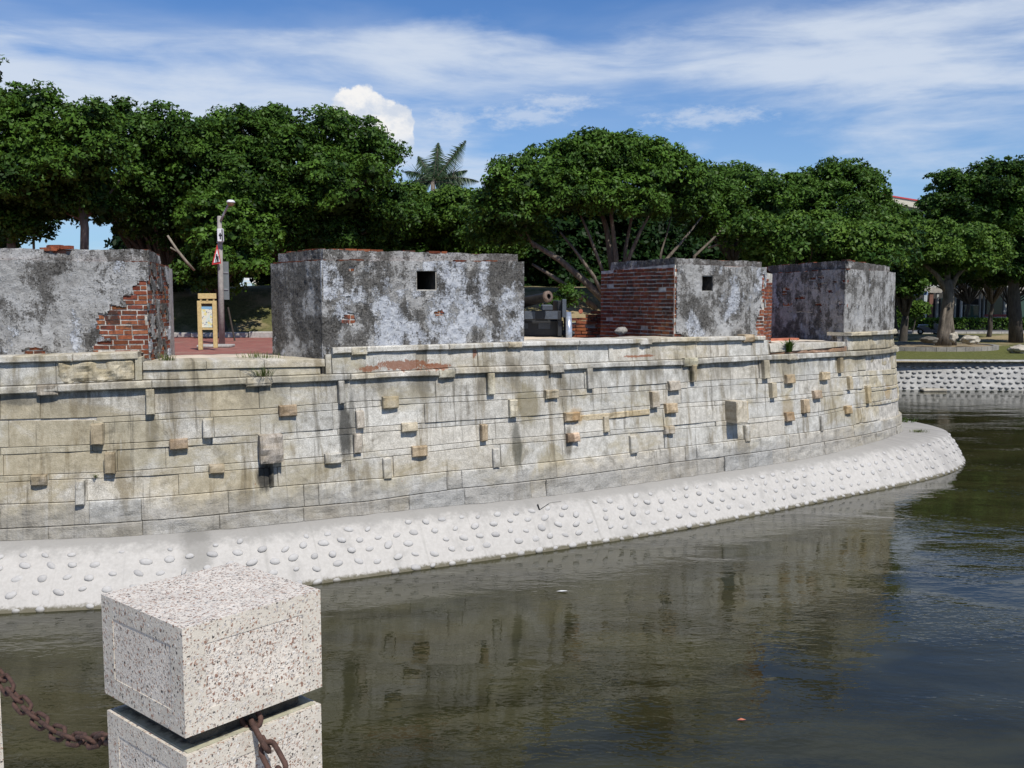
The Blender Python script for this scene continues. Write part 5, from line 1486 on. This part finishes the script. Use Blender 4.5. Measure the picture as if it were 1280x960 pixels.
tree('banyan_tree', 'big shadowy tree at the right edge hanging low over the lawn', 66, 1268, 1.4,
     [(1196, 246, 36, 22), (1242, 234, 38, 24), (1292, 236, 46, 28), (1200, 272, 52, 26), (1270, 280, 52, 34), (1172, 272, 22, 22), (1265, 325, 26, 34, 0, -.2), (1300, 330, 40, 40, 0, -.2), (1225, 222, 10, 8, 0), (1172, 226, 10, 8, 0), (1240, 310, 30, 22, 1, -.3), (1215, 342, 40, 14, 3, -.3), (1160, 345, 30, 14, 3, -.3), (1250, 350, 26, 14, 3, -.3)], LEAF_D, .36, leaf=.13, dens=3.6, tuft=.5, group='trees across the moat', bark=DARKBARK, stems=[([(1270, 428, 0), (1269, 390, 0), (1266, 340, 0), (1256, 285, .3)], .5, .25), ([(1267, 350, 0), (1285, 320, .2), (1295, 280, .4)], .25, .1), ([(1266, 340, 0), (1235, 305, .3), (1205, 275, .5)], .22, .1)])
tree('banyan_tree', 'dark tree across the water beside the bend of the fort', 63, 1128, 1.4,
     [(1108, 292, 26, 18), (1140, 292, 28, 18), (1105, 310, 34, 30), (1135, 325, 26, 26, 0, -.1), (1128, 362, 18, 18, 0, .1)], LEAF_D, .40, leaf=.13, dens=3.6, tuft=.5, trunk_r=.25, group='trees across the moat')
for i, (D, bp, lab, lob) in enumerate([
        (91, 1205, 'street tree added for shade in front of the shop posts right of the grey trunk', [(1175, 347, 24, 10), (1205, 342, 26, 10), (1230, 346, 20, 9), (1150, 346, 22, 10), (1190, 328, 40, 14)]),
        (92, 1262, 'street tree added for shade in front of the shop at the right edge of the photo', [(1250, 338, 30, 12), (1282, 338, 28, 14), (1300, 352, 20, 12), (1262, 322, 40, 16)]),
        (76, 1120, 'street tree added for shade across the water close beside the parapet at the bend', [(1112, 330, 34, 18), (1140, 338, 26, 16), (1090, 325, 30, 20), (1128, 352, 16, 10)]),
        (74, 1235, 'dark street tree added for shade between the grey trunk and the right edge', [(1225, 338, 30, 10), (1250, 330, 26, 14), (1200, 325, 30, 12), (1222, 310, 40, 14)])]):
    tree('added_shade_tree', lab, D, bp, 1.35, lob, LEAF_B, .45, leaf=.16, dens=3.0, tuft=.6, trunk_r=.16, group='street trees added for shade across the moat', spread=1.3)  # trees added to shade the far ground and the shopfront
# darker trees of the second row, closing the view under the crowns
for i, (D, bp, lab, lob) in enumerate([
        (88, 330, 'distant tree closing the view beyond the bright lawn', [(325, 332, 40, 16), (298, 338, 26, 14), (352, 338, 28, 14)]),
        (55, -30, 'shaded tree of the back row at the left edge, under the tall tree', [(-40, 250, 60, 40), (10, 265, 40, 28), (-30, 310, 40, 35)]),
        (52, 190, 'shaded tree of the back row behind the right end of the leftmost block', [(170, 262, 30, 22), (210, 290, 50, 38), (232, 335, 34, 32), (185, 325, 30, 30)]),
        (56, 275, 'shaded tree of the back row behind the notice board', [(260, 300, 50, 40), (290, 322, 44, 24), (250, 348, 40, 22), (225, 362, 22, 22)]),
        (54, 372, 'shaded tree of the back row behind the left end of the middle block', [(350, 290, 50, 40), (400, 300, 50, 40), (320, 318, 34, 24), (385, 340, 55, 24)]),
        (57, 500, 'shaded tree of the back row under the palm', [(470, 300, 55, 40), (540, 305, 55, 35), (500, 340, 60, 30)]),
        (52, 640, 'shaded tree of the back row behind the cannon', [(610, 320, 50, 40), (670, 325, 50, 45), (640, 360, 50, 25), (700, 300, 45, 50), (705, 345, 40, 30)]),
        (53, 800, 'shaded tree of the back row behind the fanned limbs', [(760, 290, 55, 45), (820, 300, 55, 45), (870, 310, 45, 40), (780, 340, 60, 30), (740, 350, 40, 34), (850, 345, 50, 30)]),
        (54, 930, 'shaded tree of the back row behind the third block', [(910, 310, 50, 35), (960, 315, 50, 35), (930, 345, 60, 25)]),
        (56, 1075, 'shaded tree of the back row behind the fourth block', [(1020, 320, 50, 30), (1085, 318, 40, 35), (1060, 345, 50, 25)])]):
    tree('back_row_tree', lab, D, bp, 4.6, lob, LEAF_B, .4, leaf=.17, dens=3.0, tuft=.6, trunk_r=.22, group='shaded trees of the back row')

# shrubs by the cannon
tree('shrub', 'small bright shrub low behind the cannon muzzle', 36, 708, 3.3, [(700, 376, 16, 10), (716, 370, 14, 10), (690, 384, 10, 8)], LEAF_D, .45, leaf=.08, dens=7, tuft=.28, trunk_r=.04, group='shrubs', cat='shrub')
tree('shrub', 'fresh green shrub in the shade at the end of the hedge', 84, 1140, 1.4, [(1138, 392, 14, 9), (1148, 386, 8, 7), (1128, 388, 10, 9)], LEAF_L, .6, leaf=.13, dens=5, tuft=.4, trunk_r=.06, group='shrubs', cat='shrub')

# palm
pt = thing('palm_tree', 'feathery palm showing above the low trees left of the spreading tree', 'palm', (at_Y(540, 300, 52).x, 52, 4.8))
pc = at_Y(541, 228, 52)
MB().tube([(pc.x, 52, 4.6), (pc.x + .1, 52, 6.5), pc], [.2, .16, .12], 10).build('trunk', BARK, pt, True)
vs = []; fs = []; tn = []; st = MB()
PS = 1.12
specs = [(-75, 1.5, .9), (-50, 2.1, .75), (-25, 2.0, .5), (8, 2.2, .3), (38, 2.9, .35), (55, 2.2, .6), (70, 2.6, .85), (85, 2.4, 1.1), (-90, 2.0, 1.2), (20, 1.8, .8), (-10, 1.7, .9), (60, 1.9, 1.1), (-60, 1.8, 1.2), (100, 2.0, 1.3)]
for k, (ang, ln, dr) in enumerate(specs):
    a = R(ang); dpt = random.uniform(-.5, .5)
    pts = []
    for i in range(17):
        t = i / 16
        h = math.cos(a) * t * ln * PS; x = math.sin(a) * t * ln * PS
        droop = dr * t * t * 1.1
        pts.append(pc + Vector((x * (1 - .1 * t), dpt * t * ln, h - droop)))
    st.tube(pts, [.03 * (1 - .8 * i / 16) for i in range(17)], 5)
    for i in range(2, 17):
        for jj in range(3):
            f = jj / 3
            p = pts[i - 1].lerp(pts[i], f); d = (pts[i] - pts[i - 1]).normalized()
            sd_ = d.cross(Vector((0, 1, 0))).normalized()
            for sg in (-1, 1):
                l = .72 * math.sin(math.pi * min(1, (i + f) / 17 * .9 + .12)) + .1
                q = p + (sd_ * sg * .55 + d * .35 + Vector((0, random.uniform(-.5, .5), -.55))).normalized() * l
                wv = d * .034
                b = len(vs); vs += [p - wv, p + wv, q]; fs.append((b, b + 1, b + 2)); tn += [random.uniform(.1, .9)] * 3
me = mesh_data('frond', vs, fs); at_ = me.attributes.new('tint', 'FLOAT', 'POINT'); at_.data.foreach_set('value', np.array(tn, dtype=np.float32)); me.materials.append(PALM)
link('fronds', me, None, pt); st.build('frond_stems', BARK, pt)
MB().tube([at_Y(547, 220, 52), at_Y(547.2, 187, 52)], [.03, .012], 5).build('spear_leaf', BARK, pt)
MB().tube([at_Y(566, 222, 52), at_Y(571, 195, 52)], [.03, .012], 5).build('spear_leaf', BARK, pt)

def tuft(label, c, n, h, spread, mat=WEED, wdt=.0045, lean=.5, cat='weed'):
    vs = []; fs = []; tn = []
    for k in range(n):
        a = random.uniform(0, 6.28); r = random.uniform(0, spread)
        p = Vector(c) + Vector((math.cos(a) * r, math.sin(a) * r * .5, 0))
        l = h * random.uniform(.5, 1.1); d = Vector((math.cos(a) * lean * random.random(), math.sin(a) * lean * random.random() - .2, 1)).normalized()
        s_ = Vector((math.cos(a + 1.2), math.sin(a + 1.2), 0)) * wdt
        m1 = p + d * l * .55; tip = p + d * l + Vector((d.x, d.y, -.35)) * l * .4
        b = len(vs); vs += [p - s_, p + s_, m1 + s_ * .8, m1 - s_ * .8, tip]; fs += [(b, b + 1, b + 2, b + 3), (b + 3, b + 2, b + 4)]; tn += [random.random()] * 5
    me = mesh_data('weed', vs, fs); a_ = me.attributes.new('tint', 'FLOAT', 'POINT'); a_.data.foreach_set('value', np.array(tn, dtype=np.float32)); me.materials.append(mat)
    o = link('weed', me); tag(o, label, cat, 'weeds growing out of the fort wall')
    return o
def wallp(px, py, out): s, z = on_wall(px, py, out); return wall_pt(s, z, out)
tuft('grassy weed hanging over the step of the left embrasure sill', wallp(329, 470, .05), 90, .26, .16, lean=1.2)
p = wallp(325, 449, -.5); p.z = L_['SLt'](sx(325, 450))
tuft('dry grass tuft on top of the left embrasure sill', p, 90, .14, .42)
p = wallp(208, 452, -.3); p.z = L_['SLt'](sx(208, 452))
tuft('small green tuft at the foot of the broken brick corner', p, 60, .16, .13)
tuft('tiny grass sprig in a low joint on the left of the wall', wallp(120, 597, .02), 22, .11, .04, lean=.9)
tuft('leafy green weed on the right embrasure sill', wallp(986, 440, .03), 60, .38, .06, LEAF_L, .02, .6)
p = Vector((11.2, 27.3, .82))
tuft('patch of green grass behind the bend on the apron ledge', (11.45, 28.2, .80), 200, .18, .55, LEAF_L, .012)
tuft('dry weed clump at the wall foot on the apron ledge', (11.1, 26.0, .80), 140, .10, .30)

# ------------------------------------------------------------------ the far side of the moat
fbank = thing('far_bank_wall', 'low sloping grey cement bank with rows of cobbles across the moat', 'bank', (24, 46, 0))
fx = np.linspace(7, 62, 120); vs = []; uv = []
def fy(x): return 46.2 - .10 * (x - 18.9) + .15 * math.sin(x * .3)
for x in fx:
    for (dy_, z) in ((-.2, -.4), (0, 0), (.62, .68), (1.25, 1.36), (1.5, 1.37)):
        vs.append((x, fy(x) + dy_, z)); uv.append((5.0, .45))
fs = [(i * 5 + j, (i + 1) * 5 + j, (i + 1) * 5 + j + 1, i * 5 + j + 1) for i in range(119) for j in range(4)]
FARC = simple('grey_bank_cement', (.30, .295, .28), .95, .3, 2.5, bump=.4, bscale=12)
part('slope', vs, fs, FARC, fbank)
cm_ = MB(); sm_ = MB().blob((0, 0, 0), (1, 1, 1), 1, .1, 1)
for r in range(6):
    x = 8 + (r % 2) * .15
    while x < 60:
        x += random.uniform(.26, .40)
        v = (r + .5 + random.uniform(-.15, .15)) / 6
        c = Vector((x, fy(x) + 1.25 * v - .04, 1.36 * v + .01)); q = random.uniform(.08, .115)
        cm_.add([c + Vector((a[0] * q * 1.2, a[1] * q, a[2] * q * .55)) for a in sm_.v], sm_.f)
tag(cm_.build('cobbles', FARC, fbank, True), kind='stuff')
sheet('lawn', [[(x0, fy(x0) + 1.45, 1.375), (x1, fy(x1) + 1.45, 1.375), (x1, 60, 1.38), (x0, 60, 1.38)] for x0, x1 in zip(np.linspace(7, 62, 23)[:-1], np.linspace(7, 62, 23)[1:])], LAWN)
sheet('road', [[(12, 82, 1.34), (90, 82, 1.34), (90, 89.5, 1.34), (12, 89.5, 1.34)]], ASPH)
kb = thing('road_kerb', 'long pale kerb along the near edge of the shaded road', 'kerb', (40, 82, 1.3))
for k in range(40): MB().box((14 + k * 1.5, 82, 1.36), (1.48, .16, .22), bev=.02).build('kerb_stone', KERB, kb)
rg = thing('tree_ring', 'round low concrete kerb with bare soil round the small tree across the moat', 'planter', (24.5, 57.5, 1.38))
mm = MB(); n = 48
for k in range(n):
    a0, a1 = 2 * math.pi * k / n, 2 * math.pi * (k + 1) / n - .006
    pts = []
    for a in (a0, a1):
        for rr in (4.35, 4.05): pts.append((24.5 + math.cos(a) * rr, 57.5 + math.sin(a) * rr * .8))
    m1 = MB().prism([pts[0], pts[2], pts[3], pts[1]], 1.3, 1.62); m1.build('kerb_stone', DKERB, rg)
vs = [(24.5 + math.cos(2 * math.pi * k / n) * 4.1, 57.5 + math.sin(2 * math.pi * k / n) * 3.28, 1.57) for k in range(n)]
part('soil', vs, [tuple(range(n))], EARTH, rg)
for lab, c, r, mt in [('small white leaning stone on the soil beside the grey trunk', at_Y(1191.5, 422, 55.5), (.22, .2, .30), ROCK), ('pale flat boulder on the soil right of the trunk', at_Y(1213, 424.5, 55.3), (.55, .4, .24), ROCK),
                      ('rounded pale boulder on the lawn at the right edge', at_Y(1275, 437, 52.5), (.62, .45, .26), ROCK), ('dark rounded boulder on the soil left of the trunk', at_Y(1161, 424.5, 55.3), (.50, .4, .18), DROCK)]:
    tag(MB().blob(c, r, 3, .45, len(lab), 1.4).build('boulder', mt), lab, 'boulder', 'boulders round the small tree')
# flat slab drifting at the far waterline
tag(MB().box((at_Y(1163, 487.5, 45.6).x, 45.3, .06), (1.15, .45, .14), bev=.04).build('floating_board', ROCK), 'pale flat board floating at the foot of the far bank', 'board')
lf = at_z(704, 739.5, .006)
vs = [lf + Vector(q) for q in ((-.10, .02, 0), (-.03, -.025, .012), (.06, -.03, .02), (.10, -.05, .006), (.05, .012, .014), (-.03, .03, .012))]
tag(part('fallen_leaf', vs, [(0, 1, 5), (1, 2, 4, 5), (2, 3, 4)], WHITEP), 'single pale leaf floating on the moat near the cobbled apron', 'leaf')

lf = at_z(927, 900, .006)
vs = [lf + Vector(q) for q in ((-.05, 0, 0), (0, -.025, .01), (.05, 0, .004), (0, .025, .012))]
tag(part('fallen_leaf', vs, [(0, 1, 3), (1, 2, 3)], CLAY), 'tiny orange leaf floating on the dark water near the bottom', 'leaf')

# hedge
hg = thing('hedge', 'long clipped dark green hedge beyond the road', 'hedge', (45, 91, 1.3))
nh = 26000
P_ = np.stack([rng.uniform(22, 80, nh), rng.choice([90.3, 91.2, 92.1], nh) + rng.normal(0, .1, nh), 1.3 + rng.random(nh) ** .7 * 1.05], 1)
half = nh // 3
P_[:half, 2] = 2.32 + rng.normal(0, .05, half); P_[:half, 1] = rng.uniform(90.2, 92.2, half)
N_ = rng.normal(size=(nh, 3)) + np.array([0, -.6, .5]); N_ /= np.linalg.norm(N_, axis=1)[:, None]
link('foliage', leaf_mesh('hedge', P_, N_, rng.uniform(.10, .17, nh), np.where(np.arange(nh) < half, .75, .3) + rng.normal(0, .12, nh), LEAF_L), None, hg)
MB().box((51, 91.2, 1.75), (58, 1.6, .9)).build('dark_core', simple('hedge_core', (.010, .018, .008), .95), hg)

# scooter parked by the hedge
sc = thing('motor_scooter', 'dark motor scooter with a pale seat cover parked in the shade by the hedge', 'scooter', (at_Y(1160, 415, 79).x, 79, 1.34))
cx = at_Y(1160, 415, 79).x
for xx in (-.62, .62):
    Mw = Matrix(((1, 0, 0), (0, 0, 1), (0, 1, 0)))
    wh = MB().lathe([(.12, -.05), (.25, -.06), (.25, .06), (.12, .06), (.12, -.05)], 18, Mw, (cx + xx, 79, 1.6)).build('wheel', BLACKP, sc, True)
    MB().lathe([(0, -.04), (.13, -.04), (.13, .04), (0, .04)], 14, Mw, (cx + xx, 79, 1.6)).build('rim', GALV, wh)
MB().add([(cx + x, 79 + y, z) for y in (-.17, .17) for x, z in ((-.85, 1.95), (-.75, 2.1), (-.1, 2.0), (.25, 1.72), (.55, 1.75), (.5, 2.25), (.68, 2.25), (.85, 1.6), (.4, 1.5), (-.3, 1.5), (-.5, 1.75))], [tuple(range(11)), tuple(range(11, 22))[::-1]] + [(i, 11 + i, 11 + (i + 1) % 11, (i + 1) % 11) for i in range(11)]).build('body', simple('scooter_paint', (.05, .055, .075), .35, .2), sc)
MB().box((cx - .42, 79, 2.13), (.75, .26, .10), bev=.03).build('seat', simple('pale_seat', (.33, .38, .46), .5), sc)
MB().tube([(cx + .55, 78.7, 2.42), (cx + .6, 79, 2.32), (cx + .55, 79.3, 2.42)], .025, 6).build('handlebar', BLACKP, sc)
MB().box((cx + .72, 79, 2.12), (.10, .22, .16), bev=.03).build('headlight', WHITEP, sc)

# shop building beyond the hedge
WALLP = simple('grey_render', (.36, .37, .36), .85, .2, .6)
m, nb, bs = newmat('green_glass')
bs.inputs['Base Color'].default_value = (.045, .085, .075, 1); bs.inputs['Roughness'].default_value = .08
GLASS = m
bd_ = thing('shop_building', 'low shop building with green glass panels and pale posts beyond the hedge', 'building', (45, 97, 1.3))
def wrect(name, x0, x1, y0, y1, Y, th, mat, parent=None):
    a, b = at_Y(x0, y1, Y), at_Y(x1, y0, Y)
    return MB().box(((a.x + b.x) / 2, Y + th / 2, (a.z + b.z) / 2), (b.x - a.x, th, b.z - a.z)).build(name, mat, parent or bd_)
wrect('rear_wall', 1090, 1420, 300, 414, 99.5, 4.0, simple('dark_interior', (.05, .05, .05), .9))
wrect('lintel', 1085, 1420, 330, 362, 97, .35, WALLP)
wrect('lintel_band', 1085, 1420, 359, 366, 96.8, .15, KERB)
wrect('plinth', 1085, 1420, 397, 414, 97, .3, WALLP)
for x0, x1, mt in ((1146, 1150, WALLP), (1154, 1159.5, simple('pale_blue_shutter', (.42, .47, .52), .6)), (1161, 1167, simple('brown_tiles', (.16, .08, .06), .7)), (1170, 1174, WALLP), (1193, 1196, WALLP), (1201, 1204, WHITEP), (1224, 1227, GALV), (1229, 1232, WALLP), (1254, 1259, WALLP), (1290, 1296, WALLP)):
    wrect('post', x0, x1, 364, 399, 96.9, .3, mt)
for x0, x1, y0 in ((1151, 1154, 372), (1205, 1224, 381), (1232.5, 1254, 367), (1260, 1290, 367), (1175, 1193, 372)):
    f_ = wrect('window', x0, x1, y0, 398, 97.05, .08, GALV)
    wrect('pane', x0 + .7, x1 - .7, y0 + .8, 397, 97.0, .04, GLASS, f_)
wrect('awning', 1147, 1160, 364.5, 369, 96.0, .9, simple('blue_awning', (.20, .30, .50), .6))
wrect('red_band', 1231, 1258, 393, 396, 96.75, .1, simple('dull_red', (.25, .05, .05), .7))
wrect('sill_board', 1228, 1262, 396, 399.5, 96.7, .12, simple('pink_sill', (.42, .35, .33), .7))
wrect('white_panel', 1267, 1274, 388, 400, 96.5, .3, WHITEP)
rb = thing('tall_building', 'cream building roof with a thin red edge above the trees on the right', 'building', (46, 112, 1.3))
a = at_Y(1108, 246, 112); b = at_Y(1170, 262, 112); c_ = at_Y(1108, 262, 112)
vs = [at_Y(1100, 243.2, 112), at_Y(1165, 254, 112), at_Y(1165, 263, 112), at_Y(1100, 252, 112)]
vs = vs + [v + Vector((0, 8, 0)) for v in vs]
q6 = [(0, 1, 2, 3), (4, 7, 6, 5), (0, 4, 5, 1), (1, 5, 6, 2), (2, 6, 7, 3), (3, 7, 4, 0)]
part('roof_fascia', vs, q6, simple('cream_fascia', (.60, .56, .46), .7, .1), rb)
ed = [at_Y(1100, 241.8, 111.9), at_Y(1165, 252.4, 111.9), at_Y(1165, 254.2, 111.9), at_Y(1100, 243.4, 111.9)]; ed = ed + [v + Vector((0, 8.2, 0)) for v in ed]
part('red_edge', ed, q6, simple('red_roof_edge', (.55, .06, .07), .6, .1), rb)
x0, x1 = at_Y(1102, 262, 113).x, at_Y(1163, 262, 113).x
MB().box(((x0 + x1) / 2, 116, 8.2), (x1 - x0, 6, 13.8)).build('wall', simple('blue_grey_wall', (.42, .50, .56), .7, .1), rb)
for k in range(3):
    wf = MB().box((x0 + 1.2 + k * 1.9, 112.98, 12.2), (1.2, .12, 1.6)).build('window', GALV, rb)
    MB().box((x0 + 1.2 + k * 1.9, 112.93, 12.2), (1.05, .1, 1.4)).build('pane', GLASS, wf)
# pale shapes far under the trees at the left gap
MB_ = MB().blob(at_Y(327, 354, 66), (.65, .5, .22), 3, .35, 4)
tag(MB_.build('boulder', ROCK), 'pale flat rock on the bright lawn seen through the left embrasure', 'boulder')
g_ = thing('white_bench', 'white bench far under the trees seen through the left embrasure', 'bench', at_Y(311, 357, 64))
for (x0, x1, y0, y1) in ((305, 317, 352.5, 354),): rect(g_, 'seat', x0, x1, y0, y1, 64, .5, WHITEP)
rect(g_, 'backrest', 305, 317, 347.5, 350.5, 64.5, .06, WHITEP)
for x in (306, 315): rect(g_, 'leg', x, x + 1, 354, 357.5, 64.1, .35, WHITEP)
